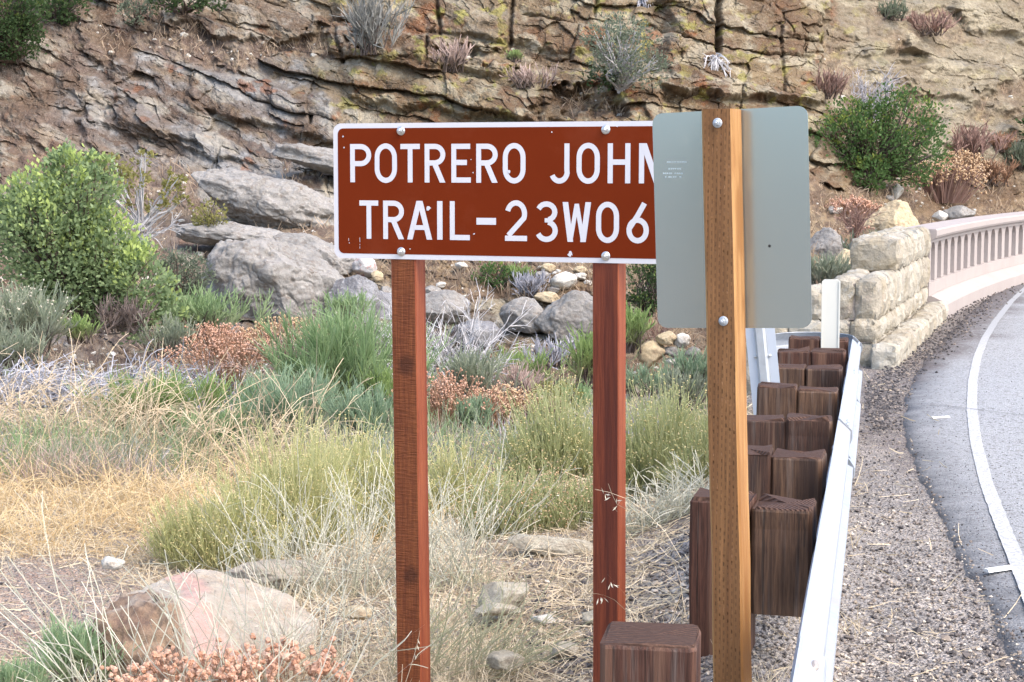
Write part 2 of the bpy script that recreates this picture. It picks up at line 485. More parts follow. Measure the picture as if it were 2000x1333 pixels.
    sc = mixc(sc, (.29, .21, .175), ss(0, .6, n1) * .6)
    c = mixc(c, sc, so * .95)
    c = mixc(c, (.23, .165, .13), ss(420, 120, pxn) * ss(.55, -.35, n2) * .75)
    c = mixc(c, (.20, .13, .085), ss(.05, .6, fbm(X * .7 + 15, S * 1.0 + dip * X, 4, 151)) * .75 * (1 - .6 * massive))
    c = mixc(c, (.62, .57, .47), ss(.22, .6, fbm(X * 1.3 + 55, S * 2.2 + dip * X * 2, 4, 152)) * .6 * (1 - so))
    c = c * (1 + ss(520, 760, px)[..., None] * np.array([.07, .03, -.10]))
    c = c * .45 * (1 + .2 * n3 + .12 * fbm(X * 20, S * 22, 2, 141))[..., None]
    # deep joints hold dark damp soil and varnish
    return D, np.clip(c, .02, .75), so
NC, NR = 1500, 640
cp = np.concatenate([np.linspace(-900, -120, 120)[:-1], np.linspace(-120, 2120, NC), np.linspace(2120, 2900, 120)[1:]])
NCT = len(cp)
rp = np.concatenate([np.linspace(-320, -30, 90)[:-1], np.linspace(-30, 700, NR - 120), np.linspace(700, 790, 32)[1:]])
NRT = len(rp)
PXg, PYg = np.meshgrid(cp, rp)
D, ccol, csoil = cliff_fields(PXg, PYg)
base = at(PXg, PYg, cliff_y(PXg, PYg))
out_dir = nrm(np.array([.0, -.99, .06]))
CV = base + D[..., None] * out_dir
gi = np.arange(NRT * NCT).reshape(NRT, NCT)
def gridf(g): return np.stack([g[:-1, :-1], g[1:, :-1], g[1:, 1:], g[:-1, 1:]], -1).reshape(-1, 4)
m = NT("rock_face", .95, .15)
cc = m.attr("rockcol", "Color")
sm = m.noise(9, 5, rough=.7)
c = m.mix(.7, cc, m.ramp(sm, [(.25, (.55, .53, .5)), (.75, (1.4, 1.4, 1.4))]), 'MULTIPLY')
spk = m.ramp(m.noise(45, 2), [(.60, 0), (.72, 1)])
c = m.mix(m.math('MULTIPLY', spk, .35), c, (.55, .53, .47))
m.col(c).bump(m.math('ADD', m.noise(26, 6, rough=.7), m.math('MULTIPLY', m.vor(14), .5)), .045, .6)
M_CLIFF = m.m
cliff = obj("cliff", CV.reshape(-1, 3), gridf(gi), M_CLIFF, attrs={"rockcol": ccol.reshape(-1, 3)}, smooth=False)
tag(cliff, kind="structure")
def cliff_pt(px, py, lift=0.0):
    a = np.array([[float(px)]]); b = np.array([[float(py)]])
    d, _, _ = cliff_fields(a, b)
    return (at(a, b, cliff_y(a, b)) + (d[..., None] + lift) * out_dir)[0, 0]

# ---- ground sheet (field on the left, gravel shoulder on the right)
GX = np.concatenate([np.linspace(-3, -.42, 40)[:-1], np.linspace(-.42, .42, 760), np.linspace(.42, 3, 40)[1:]])
GY = np.concatenate([np.linspace(-4, 3.2, 20)[:-1], 3.2 * (26 / 3.2) ** np.linspace(0, 1, 430), np.linspace(26, 70, 30)[1:]])
A, Yg = np.meshgrid(GX, GY)
Xg = A * np.maximum(Yg, 3.2)
Zg = ground_full(Xg, Yg)
qx, qy = to_px(np.stack([Xg, np.maximum(Yg, 1.5), Zg], -1))
leftg = edge_x(Yg) - Xg
n1 = fbm(Xg * 1.2, Yg * 1.2, 4, 201); n2 = fbm(Xg * 5, Yg * 5, 3, 202)
def mixc(c, d, k): return c + (np.asarray(d) - c) * np.clip(k, 0, 1)[..., None]
gc = np.broadcast_to(np.array([.36, .27, .18]), Xg.shape + (3,)).copy()
gc = mixc(gc, (.46, .34, .20), ss(-.2, .6, n1 + .5 * n2))
gc = mixc(gc, (.30, .23, .17), ss(.2, .7, n2) * .6)
dirt = blob(qx + 60 * n2, qy + 25 * n1, 70, 1190, 210, 95)
gc = mixc(gc, (.40, .29, .22), dirt * .95)
gc = mixc(gc, (.31, .20, .15), dirt * ss(-.1, .5, n1 + .6 * n2))
gc = mixc(gc, (.22, .21, .215), blob(qx + 30 * n2, qy + 10 * n1, 1350, 1085, 90, 45))
sh = ss(.55, -.1, leftg + .25 * n1)
shc = mixc(np.broadcast_to(np.array([.30, .275, .26]), gc.shape), (.37, .33, .30), ss(-.3, .4, n1 + .5 * n2))
shc = mixc(shc, (.20, .17, .16), ss(-.1, .5, fbm(Xg * .7, Yg * .35, 3, 207) + ss(9, 14, Yg) * .6))
gc = mixc(gc, shc, sh)
gc = gc * (1 + .2 * n2)[..., None]
m = NT("dry_earth", .95, .15)
gcl = m.attr("soilcol", "Color")
v1 = m.vor(55, out=1); v2 = m.vor(120, out=1)
c = m.mix(.75, gcl, m.ramp(m.noise(60, 4, rough=.7), [(.3, .5), (.7, 1.55)]), 'MULTIPLY')
sel = m.math('MULTIPLY', m.ramp(m.sep(v1)[0], [(.62, 0), (.66, 1)]), .75)
c = m.mix(sel, c, m.mix(m.sep(v1)[1], (.10, .085, .08), (.5, .44, .36)))
sel2 = m.math('MULTIPLY', m.ramp(m.sep(v2)[0], [(.55, 0), (.6, 1)]), .6)
c = m.mix(sel2, c, m.mix(m.sep(v2)[1], (.06, .055, .055), (.42, .39, .36)))
m.col(c).bump(m.math('ADD', m.noise(70, 5), m.math('MULTIPLY', m.vor(75), 1.2)), .02, .9)
gi2 = np.arange(Xg.size).reshape(Xg.shape)
ground = obj("ground", np.stack([Xg, Yg, Zg - .004], -1).reshape(-1, 3), gridf(gi2)[:, ::-1], m.m, attrs={"soilcol": np.clip(gc, .02, .7).reshape(-1, 3)}, smooth=True)
tag(ground, kind="structure")
m = NT("far_earth"); m.col(m.mix(m.noise(.3, 5), (.2, .14, .09), (.34, .26, .17)))
tag(obj("terrain", [(-300, -300, -3), (300, -300, -3), (300, 300, -3), (-300, 300, -3)], np.array([[0, 1, 2, 3]]), m.m), kind="structure")

# ---- road
ROAD_PX = [(1992, 1345), (1945, 1240), (1890, 1135), (1838, 1030), (1795, 945), (1768, 880), (1757, 830), (1762, 785), (1782, 735), (1806, 700), (1850, 650), (1905, 600), (1960, 560), (2040, 512)]
redge = np.array([on_z(a, b, 0) for a, b in ROAD_PX])
first = redge[0] + (redge[0] - redge[1]) * 6
last = redge[-1] + nrm(redge[-1] - redge[-3]) * 14 + np.array([3.5, 0, 0])
redge = np.concatenate([[first], redge, [last]])
def resample(P, n):
    d = np.concatenate([[0], np.cumsum(np.linalg.norm(np.diff(P, axis=0), axis=1))])
    s = np.linspace(0, d[-1], n)
    return np.stack([np.interp(s, d, P[:, k]) for k in range(3)], 1), s
def smooth_path(P, n, it=40):
    Q, s = resample(P, n)
    for _ in range(it):
        Q[1:-1] = Q[1:-1] * .5 + (Q[:-2] + Q[2:]) * .25
    return resample(Q, n)
RE, rs = smooth_path(redge, 900, 60)
wob = .03 * fbm(rs * 1.4, rs * 0, 4, 301) + .018 * fbm(rs * 9, rs * 0 + 3, 3, 302)
tang = nrm(np.gradient(RE, axis=0)); side = np.stack([tang[:, 1], -tang[:, 0], 0 * tang[:, 0]], 1)
cols = np.concatenate([[0, .03, .08, .16, .3, .5], np.linspace(.8, 9, 26)])
RVx = RE[:, None, :] + side[:, None, :] * (cols[None, :, None] + wob[:, None, None] * np.exp(-cols / .4)[None, :, None])
RVx[..., 2] = .006 + .010 * (1 - np.exp(-cols / .06))[None, :] + .012 * ss(0, .3, cols)[None, :]
RVx[:, 0, 2] = -.03
m = NT("asphalt", .85, .3)
vA = m.vor(70, out=1); vB = m.vor(150, out=1)
c = m.mix(m.noise(.8, 5), (.27, .275, .28), (.33, .335, .335))
c = m.mix(m.math('MULTIPLY', m.ramp(m.sep(vB)[0], [(.5, 0), (.55, 1)]), .55), c, m.mix(m.sep(vB)[1], (.12, .12, .125), (.52, .52, .52)))
c = m.mix(m.math('MULTIPLY', m.ramp(m.sep(vA)[0], [(.86, 0), (.88, 1)]), .8), c, m.mix(m.sep(vA)[1], (.04, .035, .035), (.2, .19, .18)))
ed = m.attr("edge")
c = m.mix(m.math('MULTIPLY', ed, m.ramp(m.noise(5, 5), [(.25, .35), (.6, 1)])), c, (.075, .078, .085))
deb = m.math('MULTIPLY', m.attr("debris"), m.ramp(m.noise(24, 7, rough=.8), [(.40, 0), (.48, 1)]))
c = m.mix(m.math('MULTIPLY', deb, .9), c, (.10, .082, .078))
m.col(c).bump(m.math('ADD', m.noise(140, 4), m.vor(110)), .008, .7)
gi3 = np.arange(RVx.shape[0] * RVx.shape[1]).reshape(RVx.shape[:2])
rpx, rpy = to_px(np.where(RVx[..., 1:2] > 1.5, RVx, np.array([0, 1.5, 0])))
eg = np.exp(-(np.maximum(cols, 0) / .20) ** 1.5)[None, :] * np.ones_like(rpx)
debris = np.maximum(ss(40, -20, (rpx - np.interp(rpy, [520, 560, 620, 680, 720, 760, 820], [2060, 2010, 1955, 1885, 1815, 1775, 1735])) + 30 * fbm(RVx[..., 0] * 2, RVx[..., 1] * 1.2, 3, 311)) * ss(830, 740, rpy), .10 * np.exp(-cols / .8)[None, :])
road = obj("road", RVx.reshape(-1, 3), gridf(gi3)[:, ::-1], m.m, attrs={"edge": eg.ravel(), "debris": debris.ravel()}, smooth=True)
tag(road, kind="structure")
# fog line, worn into broken edges
LINE_PX = [(2010, 1158), (1985, 1095), (1958, 1030), (1926, 945), (1906, 865), (1898, 800), (1900, 745), (1909, 700), (1923, 664), (1945, 628), (1975, 590), (2020, 548)]
lp, ls_ = smooth_path(np.array([on_z(a, b, .024) for a, b in [(2070, 1330)] + LINE_PX]), 500, 14)
tg = nrm(np.gradient(lp, axis=0)); sdv = np.stack([tg[:, 1], -tg[:, 0], 0 * tg[:, 0]], 1)
lcols = np.linspace(-.037, .037, 9)
LV = lp[:, None, :] + sdv[:, None, :] * (lcols[None, :, None] * (1 + .12 * fbm(ls_ * 6, ls_ * 0, 3, 321))[:, None, None])
LV[..., 2] = .0325
m = NT("road_paint", .8, .3)
wear = m.math('ADD', m.math('ADD', m.ramp(m.noise(55, 5, rough=.7), [(.42, 0), (.56, 1)]), 0), 0)
c = m.mix(m.math('MULTIPLY', wear, m.attr("keep")), (.28, .285, .285), (.45, .445, .44))
m.col(c).bump(m.noise(140, 4), .004, .6)
keep = np.repeat(ss(20.5, 16, np.linalg.norm(lp[:, :2], axis=1))[:, None] * .85 + .15, 9, 1)
gi4 = np.arange(500 * 9).reshape(500, 9)
tag(obj("road_marking", LV.reshape(-1, 3), gridf(gi4)[:, ::-1], m.m, attrs={"keep": keep.ravel()}), kind="structure")
# ------------------------------------------------------------------ timber and metal materials
def timber(name, c1, c2, streak=None, grain=60.0, rough=.75, spec=.3, zs=.05, kerf=False, incise=None, patch=None, knots=(), check=False):
    m = NT(name, rough, spec)
    v = m.mapv(scale=(1, 1, zs))
    g = m.noise(grain * 1.7, 8, vec=v, rough=.65)
    g2 = m.noise(grain * .25, 4, vec=m.mapv(scale=(1, 1, zs * .6)), dist=.6)
    c = m.mix(m.ramp(g, [(.38, 0), (.62, 1)]), c1, c2)
    if check: c = m.mix(m.math('MULTIPLY', m.ramp(m.noise(grain * .8, 3, vec=m.mapv(scale=(1, 1, .02), loc=(3, 1, 0))), [(.64, 0), (.68, 1)]), .75), c, tuple(x * .22 for x in c1))
    if check: c = m.mix(m.math('MULTIPLY', m.ramp(m.noise(5, 5, vec=m.mapv(scale=(1, 1, .5)), rough=.65), [(.48, 0), (.68, 1)]), .6), c, tuple(x * .5 for x in c1))
    if check: c = m.mix(m.math('MULTIPLY', m.ramp(m.noise(grain * .5, 5, vec=m.mapv(scale=(1, 1, .03), loc=(7, 2, 5)), rough=.7), [(.54, 0), (.7, 1)]), .45), c, (.19, .155, .135))
    if streak: c = m.mix(m.ramp(g2, [(.52, 0), (.68, 1)]), c, streak)
    if patch: c = m.mix(m.ramp(m.noise(7, 3, vec=m.mapv(scale=(1, 1, .35))), [(.5, 0), (.58, 1)]), c, patch)
    h = g
    if kerf:
        w = m.noise(9, 3, vec=m.mapv(scale=(2.5, 2.5, 22)))
        h = m.math('ADD', h, m.math('MULTIPLY', w, .9))
        c = m.mix(m.math('MULTIPLY', m.ramp(w, [(.4, 1), (.55, 0)]), .28), c, tuple(x * .5 for x in c1))
    if incise:
        sx, sz, amt = incise
        s = m.sep(m.mapv(scale=(1, 1, 1)))
        u = m.math('MULTIPLY', m.math('ADD', s[0], m.math('MULTIPLY', s[1], .8)), sx)
        cu = m.math('FLOOR', u)
        w = m.math('ADD', m.math('MULTIPLY', s[2], sz), m.math('MULTIPLY', m.math('FRACT', m.math('MULTIPLY', cu, .37)), 1.0))
        fu = m.math('ABSOLUTE', m.math('SUBTRACT', m.math('FRACT', u), .5))
        fw = m.math('ABSOLUTE', m.math('SUBTRACT', m.math('FRACT', w), .5))
        k = m.math('MULTIPLY', m.math('LESS_THAN', fu, .16), m.math('LESS_THAN', fw, .27))
        k = m.math('MULTIPLY', k, m.ramp(m.noise(22, 2), [(.34, 0), (.5, 1)]))
        c = m.mix(m.math('MULTIPLY', k, amt), c, tuple(x * .28 for x in c1))
        h = m.math('SUBTRACT', h, m.math('MULTIPLY', k, 1.5))
    for kp, kr in knots:
        dv = m.n("ShaderNodeVectorMath"); dv.operation = 'DISTANCE'
        mp = m.mapv(scale=(1, 1, .75)); m.put(dv.inputs[0], mp); dv.inputs[1].default_value = (kp[0], kp[1], kp[2] * .75)
        dd = m.math('ADD', m.math('DIVIDE', dv.outputs["Value"], kr), m.math('MULTIPLY', m.math('SUBTRACT', m.noise(40, 3), .5), .7))
        c = m.mix(m.math('MULTIPLY', m.ramp(dd, [(.45, 1), (1, 0)]), .7), c, tuple(x * .32 for x in c1))
    m.col(c).bump(h, .006, .8)
    return m.m
M_STAIN = timber("redwood_stain", (.125, .032, .010), (.20, .060, .018), streak=(.10, .024, .008), kerf=True, grain=70, rough=.65)
M_STAIN2 = timber("redwood_stain_dark", (.10, .020, .009), (.165, .036, .014), streak=(.065, .013, .007), grain=60, rough=.65)
M_STAIN_LIT = timber("redwood_stain_lit_side", (.20, .045, .018), (.27, .075, .03), streak=(.15, .03, .012), grain=60, rough=.65)  # same stain as the fronts, brightened: side light painted into the colour
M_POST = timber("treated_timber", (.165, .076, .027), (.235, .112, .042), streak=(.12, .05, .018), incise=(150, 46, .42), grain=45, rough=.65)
M_POST_LIT = timber("treated_timber_lit_edge", (.33, .165, .055), (.43, .235, .09), streak=(.24, .10, .026), patch=(.28, .13, .04), grain=40, rough=.6)  # side light painted into the base tones; the patches stand for wane
M_DARK = timber("weathered_timber", (.028, .012, .0075), (.070, .032, .019), streak=(.20, .12, .075), check=True, grain=70, rough=.62, spec=.4)
M_DARK2 = timber("weathered_timber_red", (.042, .017, .011), (.092, .038, .024), streak=(.15, .078, .05), check=True, grain=80, rough=.65)
M_DARK3 = timber("weathered_timber_brown", (.052, .025, .014), (.14, .075, .041), streak=(.028, .013, .008), check=True, grain=60, rough=.6, spec=.4)
def endgrain(name, c1, c2):
    m = NT(name, .8, .3)
    w = m.n("ShaderNodeTexWave"); w.wave_type = 'RINGS'; w.rings_direction = 'Z'
    m.put(w.inputs[0], m.mapv(loc=(.25, .2, 0))); w.inputs[1].default_value = 26; w.inputs[2].default_value = 3; w.inputs[3].default_value = 3
    n = m.noise(60, 5)
    m.col(m.mix(m.math('MULTIPLY', w.outputs[1], n), c1, c2)).bump(m.math('ADD', w.outputs[1], m.math('MULTIPLY', n, 1.3)), .005, .9)
    return m.m
M_END = endgrain("end_grain", (.045, .022, .015), (.13, .07, .046))
def galv(name, col, metal, rough, stain=True):
    m = NT(name, rough, .5)
    v = m.vor(28, out=1)
    c = m.mix(m.math('MULTIPLY', m.sep(v)[0], .25), col, tuple(x * .80 for x in col))
    c = m.mix(m.math('MULTIPLY', m.ramp(m.noise(5, 4), [(.5, 0), (.8, 1)]), .35), c, tuple(x * .7 for x in col))
    if stain: c = m.mix(m.math('MULTIPLY', m.ramp(m.noise(2.2, 3, vec=m.mapv(scale=(1, 3, 1))), [(.60, 0), (.72, 1)]), .35), c, (.40, .24, .15))
    c = m.mix(m.math('MULTIPLY', m.ramp(m.noise(18, 6, rough=.75), [(.52, 0), (.7, 1)]), .3), c, tuple(x * .55 for x in col))
    m.col(c); m.b.inputs["Metallic"].default_value = metal
    m.put(m.b.inputs["Roughness"], m.ramp(m.noise(30, 3), [(.3, rough - .08), (.7, rough + .1)]))
    m.bump(m.noise(12, 3), .002, .4)
    return m.m
M_GALV = galv("galvanised_steel", (.39, .42, .46), .25, .45)
M_GALV2 = galv("galvanised_steel_dull", (.52, .55, .58), .5, .45, False)
M_BOLT = galv("zinc_bolt", (.62, .63, .64), .85, .32, False)
M_GREYBOLT = galv("grey_bolt", (.42, .46, .50), .4, .5, False)

def post_box(bot, top, yaw, wx, wy, r=.004, wav=0.0, seed=0, rings=10):
    """square timber between two points; returns verts, faces; section turned by yaw about Z"""
    a = np.array([math.cos(yaw), math.sin(yaw), 0]); b = np.array([-math.sin(yaw), math.cos(yaw), 0])
    hx, hy = wx / 2, wy / 2
    prof = np.array([(-hx + r, -hy), (hx - r, -hy), (hx, -hy + r), (hx, hy - r), (hx - r, hy), (-hx + r, hy), (-hx, hy - r), (-hx, -hy + r)])
    bot = np.asarray(bot, float); top = np.asarray(top, float)
    path = []
    rg = np.random.default_rng(seed)
    ts = np.concatenate([np.linspace(0, 1, rings)[:-1], [1 - .3 * r / np.linalg.norm(top - bot) - 1e-4, 1]])
    for k, t in enumerate(ts):
        j = rg.normal(size=3) * wav * (0 < t < .99)
        path.append((bot + (top - bot) * t + j * np.array([1, 1, 0]), a, b))
    V, F = strip_prism(path, prof)
    return V, F, a, b

def hexbolt(p, nrm_, r=.011, up=(0, 0, 1)):
    n = nrm(np.asarray(nrm_, float)); u = nrm(np.cross(n, up)); v = np.cross(n, u)
    def ring(rad, h, k, ph=0): return np.array([p + n * h + rad * (math.cos(2 * math.pi * i / k + ph) * u + math.sin(2 * math.pi * i / k + ph) * v) for i in range(k)])
    parts = []
    # dished washer, nut, stud end
    for prof, k, ph in [(((1.75, 0), (1.75, .0015), (1.25, .004)), 16, 0), (((1.0, .004), (1.0, .0125), (.82, .014)), 6, .3), (((.45, .014), (.45, .020), (.3, .021)), 10, 0)]:
        V = np.concatenate([ring(r * a, b, k, ph) for a, b in prof])
        F = [[j * k + i, j * k + (i + 1) % k, (j + 1) * k + (i + 1) % k, (j + 1) * k + i] for j in range(2) for i in range(k)]
        c = len(V); V = np.concatenate([V, [p + n * prof[-1][1]]])
        parts.append((V, [np.array(F), np.array([[2 * k + i, 2 * k + (i + 1) % k, c] for i in range(k)])]))
    return merge(parts)

# ------------------------------------------------------------------ brown trail sign
dl, dr = 5.92, 5.555
sl = at(652, 374, dl); sr = at(1275, 376.5, dr)
# depth along the view axis, then flatten: sign plane is vertical with its own lean
ux = nrm((sr - sl) * np.array([1, 1, 0])); nsign = np.array([ux[1], -ux[0], 0.0])      # towards the camera
p0 = sl
def sign_uv(px, py):
    P = on_plane(px, py, p0, nsign)
    return (P - p0) @ ux, P[2] - p0[2]
_, zt = sign_uv(660, 241.7); _, zb = sign_uv(660, 504.3)
_, zt2 = sign_uv(1270, 236.5); _, zb2 = sign_uv(1270, 516)
uL = 0.0; uR = sign_uv(1330, 376)[0]
tilt = ((zt2 + zb2) / 2 - (zt + zb) / 2) / (sign_uv(1270, 376)[0] - sign_uv(660, 376)[0])
uw = nrm(ux + np.array([0, 0, tilt])); vw = np.cross(nsign, uw) * -1
if vw[2] < 0: vw = -vw
hS = (zt - zb + zt2 - zb2) / 2
o0 = p0 + np.array([0, 0, (zt + zb) / 2 - 0 * p0[2]])
o0[2] = p0[2] + (zt + zb) / 2
o0 = o0 - uw * 0.0
def SP3(u, v, h): return o0 + np.multiply.outer(np.asarray(u, float), uw) + np.multiply.outer(np.asarray(v, float), vw) + np.multiply.outer(np.asarray(h, float), nsign)
def to_sign(px, py):
    P = on_plane(px, py, o0, nsign) - o0
    return float(P @ uw), float(P @ vw)
def rrect(x0, y0, x1, y1, r, k=8):
    pts = []
    for cx, cy, a0 in [(x1 - r, y1 - r, 0), (x0 + r, y1 - r, 90), (x0 + r, y0 + r, 180), (x1 - r, y0 + r, 270)]:
        for i in range(k + 1):
            a = math.radians(a0 + 90 * i / k); pts.append((cx + r * math.cos(a), cy + r * math.sin(a)))
    return np.array(pts)
def plate(pts, h0, h1, frame):
    n = len(pts)
    V = np.concatenate([frame(pts[:, 0], pts[:, 1], np.full(n, h1)), frame(pts[:, 0], pts[:, 1], np.full(n, h0)), frame([pts[:, 0].mean()], [pts[:, 1].mean()], [h1]), frame([pts[:, 0].mean()], [pts[:, 1].mean()], [h0])])
    F4 = np.array([[i, n + i, n + (i + 1) % n, (i + 1) % n] for i in range(n)])
    F3 = np.array([[i, (i + 1) % n, 2 * n] for i in range(n)] + [[n + (i + 1) % n, n + i, 2 * n + 1] for i in range(n)])
    return V, [F4, F3]
baseS = np.array([SP3(uR / 2, 0, -.05)[0], SP3(uR / 2, 0, -.05)[1], 0.0])
sign = thing("trail_sign", "brown trail sign with white lettering on two red brown timber posts", "sign", baseS)
m = NT("white_sheeting", .45, .5)
m.col(m.mix(m.noise(9, 4), (.54, .53, .56), (.60, .59, .61))); M_WHITE = m.m
m = NT("brown_sheeting", .75, .08)
c = m.mix(m.noise(7, 5), (.128, .0165, .0026), (.148, .0205, .0034))
c = m.mix(m.math('MULTIPLY', m.ramp(m.noise(3, 5, rough=.7), [(.55, 0), (.75, 1)]), .25), c, (.22, .06, .03))
m.col(c).bump(m.noise(300, 2), .0004, .5); M_BROWN = m.m
hh = hS / 2
V, F = plate(rrect(uL, -hh, uR, hh, .028), -.003, 0, SP3)
panel = obj("sign_panel", V, F, M_WHITE, sign)
bd = .0165
V, F = plate(rrect(uL + bd, -hh + bd, uR - bd, hh - bd, .020), 0, .0007, SP3)
obj("brown_field", V, F, M_BROWN, panel)

# letters: strokes on a unit-high cap, each stroke 0.132 thick
ST = .135
def buf(P, w, closed=False):
    P = np.asarray(P, float); n = len(P)
    if closed: d = nrm(np.roll(P, -1, 0) - P); dp = np.roll(d, 1, 0)
    else:
        d = nrm(np.diff(P, axis=0)); dp = np.concatenate([d[:1], d]); d = np.concatenate([d, d[-1:]])
    t = nrm(d + dp); nn = np.stack([-t[:, 1], t[:, 0]], 1)
    k = w / 2 / np.maximum((nn * np.stack([-d[:, 1], d[:, 0]], 1)).sum(1), .4)
    L, R = P + nn * k[:, None], P - nn * k[:, None]
    V = np.concatenate([L, R]); e = n if closed else n - 1
    F = np.array([[n + i, n + (i + 1) % n, (i + 1) % n, i] for i in range(e)])
    return V, F
def arc(cx, cy, rx, ry, a0, a1, k=14):
    a = np.radians(np.linspace(a0, a1, k)); return [(cx + rx * math.cos(t), cy + ry * math.sin(t)) for t in a]
def bar(x0, y0, x1, y1): return np.array([(x0, y0), (x1, y0), (x1, y1), (x0, y1)]), np.array([[0, 1, 2, 3]])
def dia(x0, y0, x1, y1, hw): return np.array([(x0 - hw, y0), (x0 + hw, y0), (x1 + hw, y1), (x1 - hw, y1)]), np.array([[0, 1, 2, 3]])
def glyph(ch, w):
    s = ST; h = s / 2
    def bowl(yb):   # P / R bowl
        r = (1 - h - yb - h) / 2; rx = min(r * 1.05, w * .55)
        return buf([(s, 1 - h), (w - h - rx, 1 - h)] + arc(w - h - rx, 1 - h - r, rx, r, 90, -90)[1:] + [(s, yb + h)], s)
    def oval(x0, x1, y0=0, y1=1, ry=None):
        rx = (x1 - x0) / 2 - h; ry = ry or .30
        cx = (x0 + x1) / 2
        return buf(arc(cx, y1 - h - ry, rx, ry, 0, 180, 18) + arc(cx, y0 + h + ry, rx, ry, 180, 360, 18), s, True)
    if ch == 'P': return [bar(0, 0, s, 1), bowl(.42)]
    if ch == 'R': return [bar(0, 0, s, 1), bowl(.44), dia(w - s * .58, 0, w * .50, .47, s * .58)]
    if ch in 'O0': return [oval(0, w, -.015, 1.015)]
    if ch == 'T': return [bar(0, 1 - s, w, 1), bar(w / 2 - h, 0, w / 2 + h, 1 - s)]
    if ch == 'E': return [bar(0, 0, s, 1), bar(s, 0, w, s), bar(s, 1 - s, w * .97, 1), bar(s, .52 - h, w * .80, .52 + h)]
    if ch == 'H': return [bar(0, 0, s, 1), bar(w - s, 0, w, 1), bar(s, .53 - h, w - s, .53 + h)]
    if ch == 'L': return [bar(0, 0, s, 1), bar(s, 0, w, s)]
    if ch == 'I': return [bar(0, 0, w, 1)]
    if ch == '-': return [bar(0, 0, w, 1)]
    if ch == 'N': return [bar(0, 0, s, 1), bar(w - s, 0, w, 1), dia(w - s * .85, 0, s * .85, 1, s * .62)]
    if ch == 'J': return [buf([(w - h, 1), (w - h, .34)] + arc(w * .5 + .01, .30, w * .5 - h, .30 - h + .015, 0, -155, 16)[1:], s)]
    if ch == 'A': return [dia(s * .6, 0, w / 2 - .01, 1, s * .56), dia(w - s * .6, 0, w / 2 + .01, 1, s * .56), bar(w * .27, .25, w * .73, .25 + s * .9)]
    if ch == 'W':
        q = w / 4
        return [dia(q * 1.12, 0, s * .55, 1, s * .55), dia(q * 1.12 - .005, 0, w / 2, .96, s * .42), dia(w - q * 1.12 + .005, 0, w / 2, .96, s * .42), dia(w - q * 1.12, 0, w - s * .55, 1, s * .55)]
    if ch == '2':
        top = arc(w / 2, .69, w / 2 - h, .325 - h + .02, 165, -22, 16)
        return [buf(top + [(h * 1.35, s * 1.02)], s), bar(0, 0, w, s)]
    if ch == '3':
        up = arc(w * .48, .745, w / 2 - h, .27 - h, 158, -75, 14); lo = arc(w * .48, .275, w * .52 - h, .29 - h, 78, -158, 16)
        return [buf(up, s), buf(lo, s), bar(w * .40, .535 - h * .8, w * .70, .535 + h * .8)]
    if ch == '6':
        return [buf(arc(w / 2, .31, w / 2 - h, .325 - h, 0, 360, 26)[:-1], s, True), buf([(w * .80, .985), (w * .50, .80 - .12), (h * 1.15, .36)], s)]
rows = [(187, 413, 182, 420, [("P", 135, 258), ("O", 280, 410), ("T", 432, 546), ("R", 575, 697), ("E", 733, 848), ("R", 880, 1007), ("O", 1037, 1172), ("J", 1308, 1432), ("O", 1473, 1612), ("H", 1657, 1793), ("N", 1842, 1980)], 135, 1890),
        (521, 746, 535, 772, [("T", 190, 300), ("R", 330, 452), ("A", 470, 620), ("I", 649, 680), ("L", 724, 842), ("-", 881, 997), ("2", 1050, 1181), ("3", 1233, 1363), ("W", 1390, 1560), ("0", 1588, 1726), ("6", 1768, 1903)], 190, 1903)]
zx = lambda v: 640 + v / 3.0303
zy = lambda v: 220 + v / 3.0303
for ta, ba, tb, bb, chars, xa, xb in rows:
    for ch, x0, x1 in chars:
        f = ((x0 + x1) / 2 - xa) / (xb - xa)
        yt, yb_ = ta + (tb - ta) * f, ba + (bb - ba) * f
        if ch == '-': yt, yb_ = 625, 664
        u0, v0 = to_sign(zx(x0), zy(yb_)); u1, v1 = to_sign(zx(x1), zy(yt))
        hgt = v1 - v0
        W = (u1 - u0) / hgt
        parts = []
        for k, (V2, F2) in enumerate(glyph(ch, W)):
            hz = .0012 + .00012 * k
            n = len(V2)
            parts.append((SP3(u0 + V2[:, 0] * hgt, v0 + V2[:, 1] * hgt, np.full(n, hz)), F2))
        V, F = merge(parts)
        obj("letter", V, F, M_WHITE, panel)
# chipped paint flecks
rg = np.random.default_rng(4)
flk = []
for zxx, zyy, r in [(92, 143, 5), (98, 208, 4), (1075, 352, 11), (598, 566, 13), (868, 719, 6), (1440, 835, 13), (1432, 842, 10), (130, 772, 4), (488, 808, 5), (850, 279, 4), (862, 356, 4), (1328, 116, 5), (1715, 82, 6)]:
    u, v = to_sign(zx(zxx), zy(zyy)); k = 8
    a = np.linspace(0, 2 * np.pi, k, endpoint=False)
    rr = r / 3.03 / 590 * rg.uniform(.5, 1.3, k)
    P = np.stack([u + rr * np.cos(a), v + rr * np.sin(a) * rg.uniform(.6, 1.3)], 1)
    flk.append((np.concatenate([SP3(P[:, 0], P[:, 1], np.full(k, .0024)), SP3([u], [v], [.0026])]), np.array([[i, (i + 1) % k, k] for i in range(k)])))
for zxx, y0, y1 in [(192, 740, 768), (192, 778, 786), (192, 793, 806), (126, 745, 760)]:
    u, v = to_sign(zx(zxx), zy(y0)); _, v2 = to_sign(zx(zxx), zy(y1))
    flk.append((SP3([u - .0007, u + .0007, u + .0007, u - .0007], [v, v, v2, v2], [.0024] * 4), np.array([[0, 3, 2, 1]])))
V, F = merge(flk)
tag(obj("paint_chip", V, F, M_WHITE, panel), kind="stuff")
yawS = math.atan2(ux[1], ux[0])
